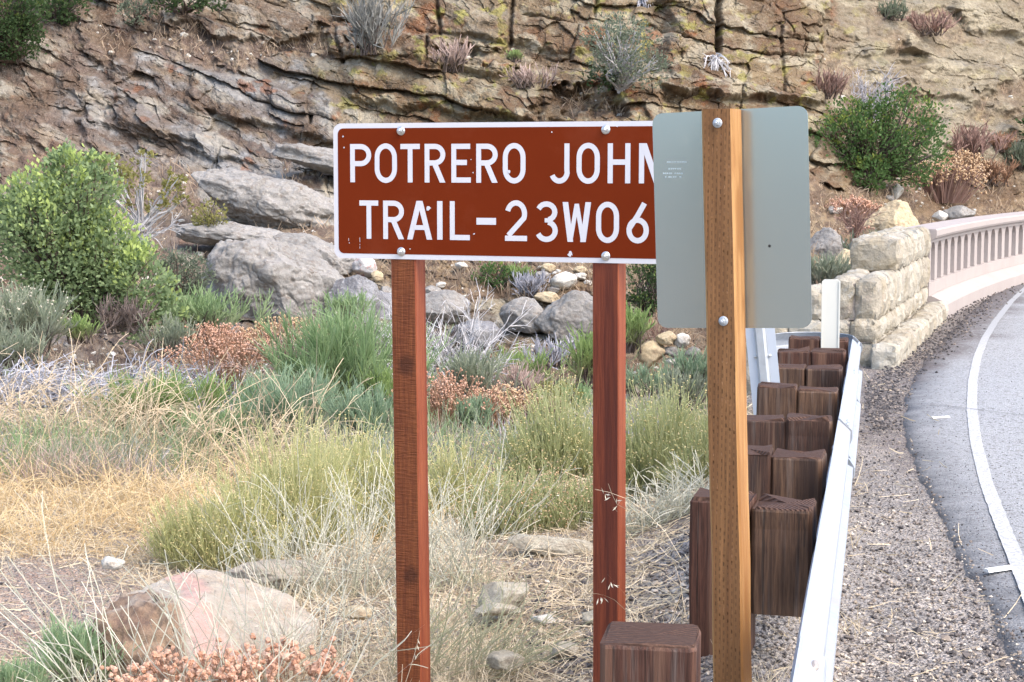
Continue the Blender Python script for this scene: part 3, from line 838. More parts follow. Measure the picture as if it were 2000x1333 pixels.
def timber_post(parent, name, bot, top, yaw, wx, wy, mf, ms, r=.004, seed=0, wav=.0006):
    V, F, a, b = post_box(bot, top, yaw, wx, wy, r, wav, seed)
    # front and back take one colour, the sides a lighter one: painted side light
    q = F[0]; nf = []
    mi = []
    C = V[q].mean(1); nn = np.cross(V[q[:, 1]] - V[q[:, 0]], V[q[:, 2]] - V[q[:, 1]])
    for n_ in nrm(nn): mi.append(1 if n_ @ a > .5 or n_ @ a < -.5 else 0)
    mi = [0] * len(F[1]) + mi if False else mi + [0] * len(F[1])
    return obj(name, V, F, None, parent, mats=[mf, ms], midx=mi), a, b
def post_line(px0, py0, px1, py1, d, z0, z1, push):
    n = nsign
    A = on_plane(px0, py0, o0 - n * push, n); B = on_plane(px1, py1, o0 - n * push, n)
    t0 = (z0 - A[2]) / (B[2] - A[2]); t1 = (z1 - A[2]) / (B[2] - A[2])
    return A + (B - A) * t0, A + (B - A) * t1
ztop = float(SP3(.2, hh - .02, 0)[2])
bt, tp = post_line(797.5, 520, 809, 1333, 0, -.25, ztop, .0465)
kn = [(tuple(on_plane(kx, ky, o0 - nsign * .001, nsign) - baseS), .036) for kx, ky in ((793, 714), (803, 1126))]
M_STAINK = timber("redwood_stain_knotty", (.125, .032, .010), (.20, .060, .018), streak=(.10, .024, .008), kerf=True, grain=70, rough=.7, knots=kn)
timber_post(sign, "sign_post", bt, tp, yawS, .0905, .0885, M_STAINK, M_STAIN_LIT, seed=1)
bt, tp = post_line(1190, 520, 1190.5, 1333, 0, -.25, ztop, .0465)
timber_post(sign, "sign_post", bt, tp, yawS, .0885, .0885, M_STAIN2, M_STAIN_LIT, seed=2)
for bx, by in [(783.5, 256), (1183.5, 253.5), (784, 492), (1183.5, 500.5)]:
    u, v = to_sign(bx, by)
    V, F = hexbolt(SP3(u, v, .0014), nsign, .0085)
    obj("bolt", V, F, M_BOLT, sign)

# ------------------------------------------------------------------ the road sign seen from behind, on one treated post
dg = 4.87
yawG = -math.radians(25)
ug = np.array([math.cos(yawG), math.sin(yawG), 0.0]); ng = np.array([ug[1], -ug[0], 0.0])
cg = at(1430, 430, dg)
def on_g(px, py): return on_plane(px, py, cg, ng)
TL, TR, BL, BR = on_g(1274, 223), on_g(1577, 206), on_g(1284.5, 640), on_g(1586, 642.5)
vg = nrm((TL + TR) / 2 - (BL + BR) / 2); ug2 = nrm(np.cross(vg, -ng))
if ug2 @ ug < 0: ug2 = -ug2
cg2 = (TL + TR + BL + BR) / 4
wg = (np.linalg.norm(TR - TL) + np.linalg.norm(BR - BL)) / 2; hg = (np.linalg.norm(TL - BL) + np.linalg.norm(TR - BR)) / 2
def G3(u, v, h): return cg2 + np.multiply.outer(np.asarray(u, float), ug2) + np.multiply.outer(np.asarray(v, float), vg) + np.multiply.outer(np.asarray(h, float), ng)
rs_ = thing("road_sign", "blank grey metal back of a road sign on a single orange brown timber post", "sign", (cg2[0], cg2[1], .2))
m = NT("sign_back", .20, .5)
c = m.mix(m.noise(3, 4), (.34, .41, .435), (.38, .45, .475))
c = m.mix(m.math('MULTIPLY', m.ramp(m.noise(24, 5, vec=m.mapv(scale=(1, 1, .3)), rough=.7), [(.62, 0), (.75, 1)]), .18), c, (.6, .66, .66))
m.col(c); m.b.inputs["Metallic"].default_value = .8
M_BACK = m.m
V, F = plate(rrect(-wg / 2, -hg / 2, wg / 2, hg / 2, .030), -.0025, 0, G3)
gpanel = obj("sign_panel", V, F, M_BACK, rs_)
# a nail hole with dark rim, and faint stamped maker's lines
V = G3([.0], [.0], [.0])
k = 8; a_ = np.linspace(0, 2 * np.pi, k, endpoint=False)
def g_at(px, py):
    P = on_plane(px, py, cg2, ng) - cg2
    return float(P @ ug2), float(P @ vg)
u, v = g_at(1503, 481)
m = NT("dark_hole"); m.col((.03, .03, .03)); M_HOLE = m.m
obj("nail_hole", np.concatenate([G3(u + .0042 * np.cos(a_), v + .0042 * np.sin(a_), np.full(k, .0006)), G3([u], [v], [.0006])]), np.array([[(i + 1) % k, i, k] for i in range(k)])[:, ::-1], M_HOLE, gpanel)
m = NT("stamp_ink", .5); m.col((.52, .60, .60)); M_INK = m.m
st = []
rg = np.random.default_rng(8)
for row, (x0, x1, y) in enumerate([(1295, 1341, 317), (1302, 1330, 330), (1295, 1338, 339), (1299, 1335, 346)]):
    x = x0
    while x < x1:
        w = rg.uniform(1.5, 3.6)
        ua, va = g_at(x, y + 1.4); ub, vb = g_at(x + w, y - 1.4)
        if rg.random() < .8: st.append((G3([ua, ub, ub, ua], [va, va, vb, vb], [.0005] * 4), np.array([[0, 1, 2, 3]])))
        x += w + rg.uniform(.6, 2.2)
V, F = merge(st)
tag(obj("faint_stamp", V, F, M_INK, gpanel), kind="stuff")
# post, front face pushed 9 cm proud of the sheet
A = on_plane(1409, 214, cg2 + ng * .046, ng); B = on_plane(1431.5, 1333, cg2 + ng * .046, ng)
t0 = (.02 - A[2]) / (B[2] - A[2])
wood, pa, pb = timber_post(rs_, "sign_post", A + (B - A) * t0, A, yawG, .0895, .0865, M_POST, M_POST_LIT, r=.006, seed=3)
for bx, by in [(1401.5, 240.5), (1413, 627.5)]:
    P = on_plane(bx, by, cg2 + ng * .0905, ng)
    V, F = hexbolt(P, ng, .0078)
    obj("bolt", V, F, M_GREYBOLT, rs_)

# ------------------------------------------------------------------ guardrail
TOPZ = .66
gr = thing("guardrail", "galvanised steel guardrail on dark square timber posts and blocks along the gravel shoulder", "guardrail", rail_pt(5.7, .3, .1))
WP = np.array([(.022, .0), (.030, -.003), (.080, -.050), (.083, -.062), (.083, -.092), (.078, -.104), (.010, -.140), (.004, -.150), (.004, -.162), (.010, -.172), (.090, -.208), (.096, -.220), (.096, -.250), (.092, -.262), (.042, -.309), (.034, -.312)])
def wsect(off=0.0):
    d = nrm(np.gradient(WP, axis=0)); n = np.stack([-d[:, 1], d[:, 0]], 1)
    return np.concatenate([WP + n * off, (WP + n * (off - .0035))[::-1]])
RTOP = TOPZ - .004
RB = .188        # v of the rail's back plane
def rail_piece(pts, dirs_out, off, sec=None):
    return strip_prism([(p, o, np.array([0, 0, 1.0])) for p, o in zip(pts, dirs_out)], wsect(off) if sec is None else sec)
def straight(u0, u1, off, n=14):
    us = np.linspace(u0, u1, n)
    return rail_piece([rail_pt(u, RB, RTOP + .003 * math.sin(u * 1.7)) for u in us], [-RV] * n, off)
for u0, u1, off in [(.6, 4.06, .0), (4.0, 7.86, -.008), (7.72, 9.88, .0), (9.74, 11.45, -.008)]:
    V, F = straight(u0, u1, off)
    obj("rail", V, F, M_GALV, gr, smooth=False)
# bullnose: the rail turns round behind the last post and comes back along the other side
U1 = 11.55; R_ = .235
pts, outs = [], []
for t in np.linspace(0, math.pi, 22):
    c0 = rail_pt(U1, RB + R_, 0)
    o = -RV * math.cos(t) + RU * math.sin(t)
    pts.append(c0 + o * R_ + np.array([0, 0, RTOP + .004])); outs.append(o)
sec2 = wsect(.0)
V, F = rail_piece(pts, outs, 0, sec2)
obj("rail_nose", V, F, M_GALV, gr)
us = np.linspace(U1 - .02, U1 - .12, 5)
V, F = rail_piece([rail_pt(u, RB + 2 * R_ , RTOP - .006) for u in us], [RV] * 5, 0)
obj("rail", V, F, M_GALV, gr)
def splice_bolts(u, v_off=.0):
    for du in (-.05, .05):
        for prof_t, zz in ((.055, -.027), (.044, -.122), (.044, -.190)):
            p = rail_pt(u + du, RB - prof_t - .006, RTOP + zz)
            n = nrm(-RV * .68 + np.array([0, 0, .73 if zz > -.1 or zz < -.15 else -.73]))
            th = np.linspace(0, 2 * np.pi, 12, endpoint=False)
            s2 = nrm(np.cross(n, RU))
            ring = [p + RU * .017 * math.cos(t) + s2 * .009 * math.sin(t) for t in th]
            V = np.concatenate([ring, [q + n * .007 - (q - p) * .35 for q in ring], [p + n * .009]])
            F = [np.array([[i, (i + 1) % 12, 12 + (i + 1) % 12, 12 + i] for i in range(12)]), np.array([[12 + i, 12 + (i + 1) % 12, 24] for i in range(12)])]
            obj("bolt", V, F, M_GREYBOLT, gr)
for u in (7.79, 9.81, 11.36): splice_bolts(u)
# posts with their offset blocks
rg = np.random.default_rng(12)
def chamfer_block(u, v0, v1, du, ztop, zbot, seed, r=.013, jit=.006, yaw=0):
    rr = np.random.default_rng(seed)
    vc = (v0 + v1) / 2; w = (v1 - v0)
    ca, sa = math.cos(yaw), math.sin(yaw)
    a = -RV * ca + RU * sa; b = RU * ca + RV * sa
    hx, hy = w / 2, du / 2
    prof = np.array([(-hx + r, -hy), (0, -hy + .001), (hx - r, -hy), (hx, -hy + r), (hx, 0), (hx, hy - r), (hx - r, hy), (-hx + r, hy), (-hx, hy - r), (-hx, -hy + r)])
    zs = np.concatenate([np.linspace(zbot, ztop - r, 7), [ztop - r * .4, ztop]])
    path = []
    for k, z in enumerate(zs):
        s = 1 if k < 7 else (.985 if k == 7 else .93)
        path.append((rail_pt(u, vc, z) + (rr.normal(size=3) * .0012) * np.array([1, 1, 0]), a * s, b * s))
    V, F = strip_prism(path, prof)
    n = len(prof)
    top = V[(len(zs) - 1) * n:(len(zs)) * n]
    V[(len(zs) - 1) * n:(len(zs)) * n, 2] += rr.normal(size=n) * jit * 1.1
    V[-1, 2] += .004
    mi = np.zeros(len(F[0]) + len(F[1]), int)
    mi[len(F[0]) - n:len(F[0])] = 1
    mi[len(F[0]) + n:] = 1
    return V, F, mi
UP = [3.88, 5.62, 6.58, 7.58, 8.62, 9.62, 10.55, 11.3]
DZ = [-.003, .0, .006, .004, .010, .006, .004, .0]
sty = [(M_DARK2, M_DARK2), (M_DARK2, M_DARK3), (M_DARK, M_DARK3), (M_DARK, M_DARK), (M_DARK3, M_DARK3), (M_DARK3, M_DARK), (M_DARK2, M_DARK2), (M_DARK2, M_DARK2)]
for k, u in enumerate(UP):
    wv = .222 if k == 0 else .195
    v0 = .395 + rg.normal() * .014 * (k > 1)
    if k == 0: v0 = .398
    gz = -.15
    V, F, mi = chamfer_block(u + .1, v0, v0 + wv, .195, TOPZ + DZ[k] + rg.normal() * .007, gz, 100 + k, yaw=rg.normal() * .05, r=.014 if k == 0 else .009)
    obj("guard_post", V, F, None, gr, mats=[sty[k][0], M_END], midx=mi)
    if k == 0: continue
    V, F, mi = chamfer_block(u + .1, RB + .006, v0 - .004, .19, TOPZ + DZ[k] + rg.normal() * .006 - .004, TOPZ - .362, 200 + k, yaw=rg.normal() * .035)
    obj("offset_block", V, F, None, gr, mats=[sty[k][1], M_END], midx=mi)
    # button head post bolt in the rail valley
    for zz in ():
        pass
# the button-head bolt on top slope of the nearest rail piece
p = on_plane(1590, 1302, rail_pt(3, RB - .052, RTOP - .026), nrm(-RV * .70 + np.array([0, 0, .72])))
n = nrm(-RV * .70 + np.array([0, 0, .72])); s2 = nrm(np.cross(n, RU)); th = np.linspace(0, 2 * np.pi, 16, endpoint=False)
ring = [p + RU * .036 * math.cos(t) + s2 * .012 * math.sin(t) for t in th]
V = np.concatenate([ring, [q + n * .009 - (q - p) * .3 for q in ring], [p + n * .012]])
m = NT("rusty_bolt", .55, .4); m.col(m.mix(m.noise(80, 4), (.30, .24, .2), (.46, .43, .40))); m.b.inputs["Metallic"].default_value = .4
obj("bolt", V, [np.array([[i, (i + 1) % 16, 16 + (i + 1) % 16, 16 + i] for i in range(16)]), np.array([[16 + i, 16 + (i + 1) % 16, 32] for i in range(16)])], m.m, gr)

# ------------------------------------------------------------------ white delineator on the rail
dm = at(1621, 690, 10.62)
zl = at(1605, 546, 10.62)
um = np.array([math.cos(-.22), math.sin(-.22), 0]); nm = np.array([um[1], -um[0], 0])
wm = 32.5 / FOC * 10.62; hm = zl[2] - dm[2] + .16
def M3(u, v, h): return (dm - np.array([0, 0, .16])) + np.multiply.outer(np.asarray(u, float), um) + np.multiply.outer(np.asarray(v, float), np.array([0, 0, 1.0])) + np.multiply.outer(np.asarray(h, float), nm)
mk = thing("delineator_post", "flat cream white marker post standing at the far end of the guardrail", "marker post", dm - np.array([0, 0, .16]))
m = NT("white_plastic", .45, .45); m.col(m.mix(m.noise(6, 4), (.58, .57, .51), (.62, .61, .55))); M_PLAST = m.m
pts = np.concatenate([[(-wm / 2, 0), (wm / 2, 0)], rrect(-wm / 2, hm - .06, wm / 2, hm, .014)[:18]])
V, F = plate(pts, -.004, .004, M3)
obj("blade", V, F, M_PLAST, mk)
for sx in (-1, 1):
    V, F = plate(np.array([(sx * wm / 2 - .0045, 0), (sx * wm / 2 + .0045, 0), (sx * wm / 2 + .0045, hm - .012), (sx * wm / 2 - .0045, hm - .012)]), -.007, .010, M3)
    obj("edge_rib", V, F, M_PLAST, mk)

# ------------------------------------------------------------------ stone end wall of the bridge
def shell_block(c, ax, ay, az, hx, hy, hz, seed, amp=.03, n=5):
    """a rock-faced block: subdivided box with a bulged broken face"""
    g = np.linspace(-1, 1, n + 1)
    Vs, Fs, cnt = [], [], 0
    for axis in range(3):
        for s in (-1, 1):
            A_, B_ = np.meshgrid(g, g, indexing='ij')
            P = np.zeros(A_.shape + (3,)); o = [i for i in range(3) if i != axis]
            P[..., axis] = s; P[..., o[0]] = A_; P[..., o[1]] = B_
            idx = np.arange((n + 1) ** 2).reshape(n + 1, n + 1) + cnt
            f = gridf(idx)
            Fs.append(f if (s > 0) == (axis != 1) else f[:, ::-1]); Vs.append(P.reshape(-1, 3)); cnt += (n + 1) ** 2
    V = np.concatenate(Vs); F = np.concatenate(Fs)
    q = V.copy(); e = np.sort(np.abs(q), 1)
    edge = np.clip((e[:, 1] - .62) / .38, 0, 1) ** 2                       # pull edges in
    L = V * np.array([hx, hy, hz])
    bulge = amp * (1 - np.max(np.where(np.abs(q) > .999, 0, np.abs(q)), 1) ** 2)
    d = fbm3(L * 9 + seed * 1.7, 3, seed) * amp * .75 + bulge
    fac = np.where(np.abs(q) > .999, np.sign(q), 0); fac = nrm(fac)
    L = L + fac * d[:, None] - np.sign(q) * (np.abs(q) > .5) * (edge * amp * .7)[:, None] * (np.abs(fac) > .1)
    return np.asarray(c) + L[:, :1] * ax + L[:, 1:2] * ay + L[:, 2:] * az, F
m = NT("sandstone_block", .9, .2)
oi = m.n("ShaderNodeObjectInfo").outputs["Random"]
c = m.mix(oi, (.32, .285, .225), (.44, .41, .345))
c = m.mix(m.math('MULTIPLY', m.ramp(m.noise(4, 5), [(.45, 0), (.7, 1)]), .6), c, (.32, .26, .165))
c = m.mix(m.math('MULTIPLY', m.ramp(m.noise(11, 5, rough=.7), [(.56, 0), (.68, 1)]), .5), c, (.52, .50, .45))
c = m.mix(m.math('MULTIPLY', m.ramp(m.noise(3.1, 4), [(.6, 0), (.75, 1)]), .4), c, (.30, .22, .19))
m.col(c).bump(m.math('ADD', m.noise(14, 6, rough=.7), m.vor(7)), .06, .8)
M_STONE = m.m
m = NT("mortar", .95, .1); m.col(m.mix(m.noise(20, 4), (.30, .25, .21), (.36, .31, .265))).bump(m.noise(60, 4), .01); M_MORTAR = m.m
WA = on_z(1712, 712, 0.0); WB = on_z(1812, 624, 0.0)
wd = nrm((WB - WA) * np.array([1, 1, 0])); wl = np.linalg.norm((WB - WA)[:2]); wn_ = np.array([-wd[1], wd[0], 0.0])       # wn_ points to the left, away from the road
if wn_[0] > 0: wn_ = -wn_
wall = thing("stone_wall", "stepped end wall of rough pale sandstone blocks joining the bridge railing", "wall", WA + wd * wl / 2)
zax = np.array([0, 0, 1.0])
TH = .46
def zpx(px, py, s, v=0.0):
    """height on the wall's road face for a pixel row"""
    P = on_plane(px, py, WA, wn_); return P[2], (P - WA) @ wd
zt1 = zpx(1800, 452, 0)[0]                                     # top of highest tier
print("WALL", wl, WA, WB, "tiers", zpx(1800, 452, 0), zpx(1753, 485, 0), zpx(1753, 530, 0), zpx(1714, 560, 0), zpx(1714, 627, 0))
rg = np.random.default_rng(21)
s_t1 = zpx(1753, 500, 0)[1]; s_t2 = zpx(1738, 545, 0)[1] 
z1 = zpx(1753, 530, 0)[0]; z2 = zpx(1714, 627, 0)[0]; z2t = zpx(1714, 568, 0)[0]
courses = []      # (z0, z1, s0, s1)
courses.append((z1, zt1, s_t1, wl))
courses.append((z2, z1, zpx(1714, 590, 0)[1], wl))
courses.append((z2 * .5, z2, -.1, wl))
courses.append((-.12, z2 * .5, -.1, wl))
core = []
for ci, (za, zb_, s0, s1) in enumerate(courses):
    core.append((np.array([WA + wd * (s0 + .03) + wn_ * .035 + zax * za, WA + wd * (s1) + wn_ * .035 + zax * za, WA + wd * s1 + wn_ * (TH - .03) + zax * za, WA + wd * (s0 + .03) + wn_ * (TH - .03) + zax * za,
                           WA + wd * (s0 + .03) + wn_ * .035 + zax * (zb_ - .03), WA + wd * s1 + wn_ * .035 + zax * (zb_ - .03), WA + wd * s1 + wn_ * (TH - .03) + zax * (zb_ - .03), WA + wd * (s0 + .03) + wn_ * (TH - .03) + zax * (zb_ - .03)]), BOXF))
    s = s0; first_ = True
    while s < s1 - .05:
        L = rg.uniform(.20, .50) if not first_ else .30
        if s1 - (s + L) < .18: L = s1 - s
        if ci == 0 and first_: spans = [(0, TH)]
        else: spans = [(0, TH * rg.uniform(.42, .58))]; spans.append((spans[0][1], TH))
        for a_, b_ in spans:
            cc_ = WA + wd * (s + L / 2) + wn_ * ((a_ + b_) / 2) + zax * ((za + zb_) / 2)
            V, F = shell_block(cc_, wd, wn_, zax, L / 2 - .010, (b_ - a_) / 2 - .008, (zb_ - za) / 2 - .008, int(rg.integers(1000)), .030, 6)
            obj("stone", V, F, M_STONE, wall)
        s += L; first_ = False
V, F = merge(core)
obj("mortar_core", V, F, M_MORTAR, wall)
# return wall to the left of the wall's near end
ret0 = WA + wd * (-.12)
for ci, (za, zb_, n_) in enumerate([(-.5, z2 * .42, 2), (z2 * .42, z2 * 1.0, 2), (z2, z2t * 1.0, 1)]):
    x = .0 if ci < 2 else .0
    tot = [.75, .6, .25][ci]
    ws = rg.uniform(.8, 1.2, n_); ws = ws / ws.sum() * tot
    off = zpx(1714, 590, 0)[1] - .02 if ci == 2 else -.1
    x = TH + .01 if ci < 2 else TH + .01
    for w in ws:
        cc_ = WA + wd * (off + .22) + wn_ * (x + w / 2) + zax * ((za + zb_) / 2)
        V, F = shell_block(cc_, wd, wn_, zax, .22, w / 2 - .01, (zb_ - za) / 2 - .008, int(rg.integers(1000)), .035, 6)
        obj("stone", V, F, M_STONE, wall)
        x += w
# footing ledge along the road face
x = -.35
while x < wl - .02:
    L = min(rg.uniform(.28, .6), wl - x)
    cc_ = WA + wd * (x + L / 2) - wn_ * .10 + zax * .075
    V, F = shell_block(cc_, wd, wn_, zax, L / 2 - .006, .105, .115, int(rg.integers(1000)), .024, 6)
    obj("footing_stone", V, F, M_STONE, wall)
    x += L

# ------------------------------------------------------------------ concrete bridge railing
m = NT("pale_concrete", .85, .3)
c = m.mix(m.noise(2, 5), (.31, .265, .245), (.385, .34, .315))
c = m.mix(m.math('MULTIPLY', m.ramp(m.noise(14, 5, vec=m.mapv(scale=(1, 1, .25)), rough=.7), [(.58, 0), (.72, 1)]), .35), c, (.27, .21, .19))
m.col(c).bump(m.noise(50, 5), .006, .6); M_CONC = m.m
br = thing("bridge_railing", "pale concrete bridge railing with a row of narrow arched openings", "railing", WB)
phi0 = math.atan2(wd[0], wd[1])
S = np.arange(0, 26, .04)
ph = phi0 + np.radians(10.5) * np.clip(S / 9, 0, 1.8) + 0
ph = np.radians(np.interp(S, [0, 9, 26], [21.0, 28.5, 44]))
BP = np.stack([np.cumsum(np.sin(ph)) * .04, np.cumsum(np.cos(ph)) * .04, 0 * S], 1) + WB
def bf(s, v=0.0, z=0.0):
    """point on the railing line: s along, v to the left of the road face, z up"""
    x = np.interp(s, S, BP[:, 0]); y = np.interp(s, S, BP[:, 1]); p_ = np.interp(s, S, ph)
    return np.array([x - math.cos(p_) * v, y + math.sin(p_) * v, z]), np.array([-math.cos(p_), math.sin(p_), 0.0])
HB = zpx(1806, 452, 0)[0]
def extr(prof, s0, s1, n):
    path = []
    for s in np.linspace(s0, s1, n):
        p_, l_ = bf(s); path.append((p_, l_, zax))
    return strip_prism(path, np.array(prof)[::-1])
zk = .20 * HB; zs0 = .40 * HB - .0; zc = .845 * HB
EL = 22.0
V, F = extr([(-.20, -.1), (-.20, zk * .78), (-.185, zk * .95), (-.06, zk * 1.22), (-.03, zk * 1.28), (.40, zk * 1.28), (.40, -.1)], 0, EL, 90)
obj("plinth", V, F, M_CONC, br)
V, F = extr([(-.035, HB * .885), (-.06, HB * .90), (-.075, HB * .925), (-.075, HB * .985), (-.06, HB), (.36, HB), (.375, HB * .98), (.375, HB * .90), (.33, HB * .885)], 0, EL, 90)
obj("coping", V, F, M_CONC, br)
V, F = extr([(.0, zk * 1.285), (.0, zs0 - .004), (.30, zs0 - .004), (.30, zk * 1.285)], 0, EL, 90)
obj("base_panel", V, F, M_CONC, br)
V, F = extr([(.0, zc), (.0, HB * .884), (.30, HB * .884), (.30, zc)], 0, EL, 90)
obj("top_panel", V, F, M_CONC, br)
# balusters: pillar that spreads into a half arch on either side
PIT = .545; OW = .33
nb = 0
def baluster(s0, s1, left=True, right=True):
    """pillar between s0 and s1 with arch shoulders reaching half an opening either way"""
    k = 6
    za_, zh = zs0 - .002, zc + .002
    rise = .13
    pr = []
    pr += [(s0, za_), (s1, za_)]
    right_pts = [(s1, zh - rise)] + [(s1 + OW / 2 * (1 - math.cos(t)), zh - rise + rise * math.sin(t)) for t in np.linspace(0, math.pi / 2, k)[1:]] if right else [(s1, zh)]
    left_pts = ([(s0 - OW / 2 * (1 - math.cos(t)), zh - rise + rise * math.sin(t)) for t in np.linspace(math.pi / 2, 0, k)[:-1]] + [(s0, zh - rise)]) if left else [(s0, zh)]
    # build as quads: pillar + shoulders, front and back
    loop = pr + right_pts + left_pts
    top = zh + .004
    L = loop
    n = len(L)
    fr = np.array([bf(s, .03, z)[0] for s, z in L]); bk = np.array([bf(s, .27, z)[0] for s, z in L])
    V = [*fr, *bk]
    F4 = [[i, (i + 1) % n, n + (i + 1) % n, n + i] for i in range(n)]
    return np.array(V), [np.array(F4)], n
s = .12
first_b = True
while s < 19:
    s0, s1 = s, s + (PIT - OW)
    V, F, n = baluster(s0, s1)
    # ngon caps as one polygon each
    me_f = F[0].tolist()
    caps = [list(range(n))[::-1], list(range(n, 2 * n))]
    mb = bpy.data.meshes.new("baluster")
    mb.from_pydata([tuple(v - WB) for v in V], [], [f[::-1] for f in me_f] + caps)
    mb.materials.append(M_CONC); mb.validate(); mb.update()
    o = bpy.data.objects.new("baluster", mb); COL.objects.link(o); o.parent = br; WLOC[o] = WB
    s += PIT
V, F = extr([(.0, zs0 - .01), (.0, zc + .01), (.30, zc + .01), (.30, zs0 - .01)], 0, .085, 3)
obj("end_pilaster", V, F, M_CONC, br)

# ------------------------------------------------------------------ small white pavement markers
m = NT("white_marker", .5, .4); m.col(m.mix(m.noise(20, 4), (.66, .66, .64), (.78, .78, .77))); M_MARK = m.m
for (x0, y0, x1, y1, hgt, lab) in [(1926, 1118, 1975, 1111, .014, "small white reflector lying on the asphalt beside the fog line near the corner"), (1820, 817.5, 1853, 815.5, .01, "thin white reflector strip on the asphalt next to the transverse crack")]:
    a_ = on_z(x0, y0, .030); b_ = on_z(x1, y1, .030); d_ = nrm(b_ - a_); n_ = np.array([-d_[1], d_[0], 0])
    t = thing("reflector", lab, "road reflector", (a_ + b_) / 2)
    L = np.linalg.norm(b_ - a_)
    V, F = strip_prism([(a_ + d_ * x, n_, zax) for x in (0, .006, L - .006, L)], [(-.018, .001), (.018, .001), (.012, hgt), (-.012, hgt)])
    obj("strip", V, F, M_MARK, t)
# crack across the lane
cr = np.array([on_z(a_, b_, .0335) for a_, b_ in [(1795, 790), (1830, 790), (1860, 795), (1900, 799), (1950, 806), (2010, 812), (2100, 822)]])
cr, cs = resample(cr, 90)
cr[:, 1] += .02 * fbm(cs * 3, cs * 0, 3, 7)
cw = (.006 + .006 * np.abs(fbm(cs * 5, cs * 0, 2, 9)))
V = np.concatenate([cr + np.array([0, 1, 0]) * cw[:, None], cr - np.array([0, 1, 0]) * cw[:, None]]); V[:, 2] = .0358
m = NT("crack_fill", .9); m.col((.05, .05, .055))
tag(obj("road_crack", V, np.array([[90 + i, 91 + i, 1 + i, i] for i in range(89)]), m.m), kind="structure")

# ------------------------------------------------------------------ back of a white object marker on a steel channel post
od = 9.25
ob, ot = at(1499.5, 800, od), at(1480, 600, od)
ou = np.array([math.cos(-.3), math.sin(-.3), 0.0]); on_ = np.array([ou[1], -ou[0], 0.0]); ov = nrm(ot - ob); ou = nrm(np.cross(ov, -on_)); ou = ou if ou[0] > 0 else -ou
def O3(u, v, h): return ob + np.multiply.outer(np.asarray(u, float), ou) + np.multiply.outer(np.asarray(v, float), ov) + np.multiply.outer(np.asarray(h, float), on_)
om = thing("object_marker", "white back of a narrow marker plate on a grey steel channel post behind the guardrail", "marker plate", O3(0, -.4, 0))
OL = float(np.linalg.norm(ot - ob))
m = NT("white_back", .5, .4); m.col(m.mix(m.noise(5, 4), (.50, .54, .60), (.56, .60, .66))); m.b.inputs["Metallic"].default_value = .2
V, F = plate(rrect(-.079, -.06, .079, OL + .1, .014), -.003, 0, O3)
obj("marker_plate", V, F, m.m, om)
V, F = strip_prism([(O3(0, v, .002), ou, on_) for v in (-1.0, OL)], [(-.032, 0), (-.028, 0), (-.016, .022), (.016, .022), (.028, 0), (.032, 0), (.032, .004), (.029, .004), (.018, .026), (-.018, .026), (-.029, .004), (-.032, .004)])
obj("channel_post", V, F, M_GALV2, om)
for sx in (-1, 1):
    V, F = hexbolt(O3(sx * .038, OL * .52, .001), on_, .005)
    obj("bolt", V, F, M_BOLT, om)
# ------------------------------------------------------------------ rocks
def rock_mat(name, c1, c2, stain, lich=None, sc=1.0, attr=False):
    m = NT(name, .92, .2)
    c = m.mix(m.ramp(m.noise(2.2 * sc, 5, rough=.65), [(.35, 0), (.65, 1)]), c1, c2)
    c = m.mix(m.math('MULTIPLY', m.ramp(m.noise(5 * sc, 5, vec=m.mapv(scale=(1, 1, 1.4)), rough=.75), [(.5, 0), (.66, 1)]), .75), c, stain)
    if attr: c = m.mix(m.attr("varnish"), c, m.mix(m.ramp(m.noise(9, 6, rough=.75), [(.4, 0), (.6, 1)]), (.30, .21, .14), (.16, .105, .078)))
    if attr: c = m.mix(m.math('MULTIPLY', m.attr("pink"), .8), c, (.50, .27, .235))
    if lich: c = m.mix(m.math('MULTIPLY', m.ramp(m.noise(14 * sc, 3), [(.6, 0), (.68, 1)]), .6), c, lich)
    c = m.mix(m.math('MULTIPLY', m.ramp(m.noise(50 * sc, 3), [(.55, 0), (.72, 1)]), .4), c, tuple(x * .45 for x in c1))
    m.col(c).bump(m.math('ADD', m.noise(18 * sc, 7, rough=.7), m.math('MULTIPLY', m.vor(12 * sc), .5)), .035 / sc, .8)
    return m.m
R_GREY = rock_mat("grey_rock", (.20, .19, .175), (.29, .275, .255), (.15, .12, .095), (.38, .36, .325), 1.4)
R_PALE = rock_mat("pale_rock", (.46, .43, .37), (.56, .54, .49), (.34, .28, .22), None, 1.5)
R_TAN = rock_mat("tan_rock", (.40, .32, .20), (.52, .43, .29), (.30, .21, .13), None, 1.2)
R_DARK = rock_mat("dark_rock", (.16, .155, .16), (.28, .28, .285), (.09, .08, .08), (.42, .42, .41), .8)
R_FRONT = rock_mat("fresh_sandstone", (.37, .305, .235), (.46, .41, .34), (.32, .25, .18), None, 2.0, True)
R_SLAB = rock_mat("olive_stone", (.30, .265, .20), (.42, .385, .31), (.20, .16, .12), None, 3.0)
R_RED = rock_mat("red_lichen_rock", (.44, .42, .40), (.52, .50, .48), (.42, .13, .09), None, 1.5)
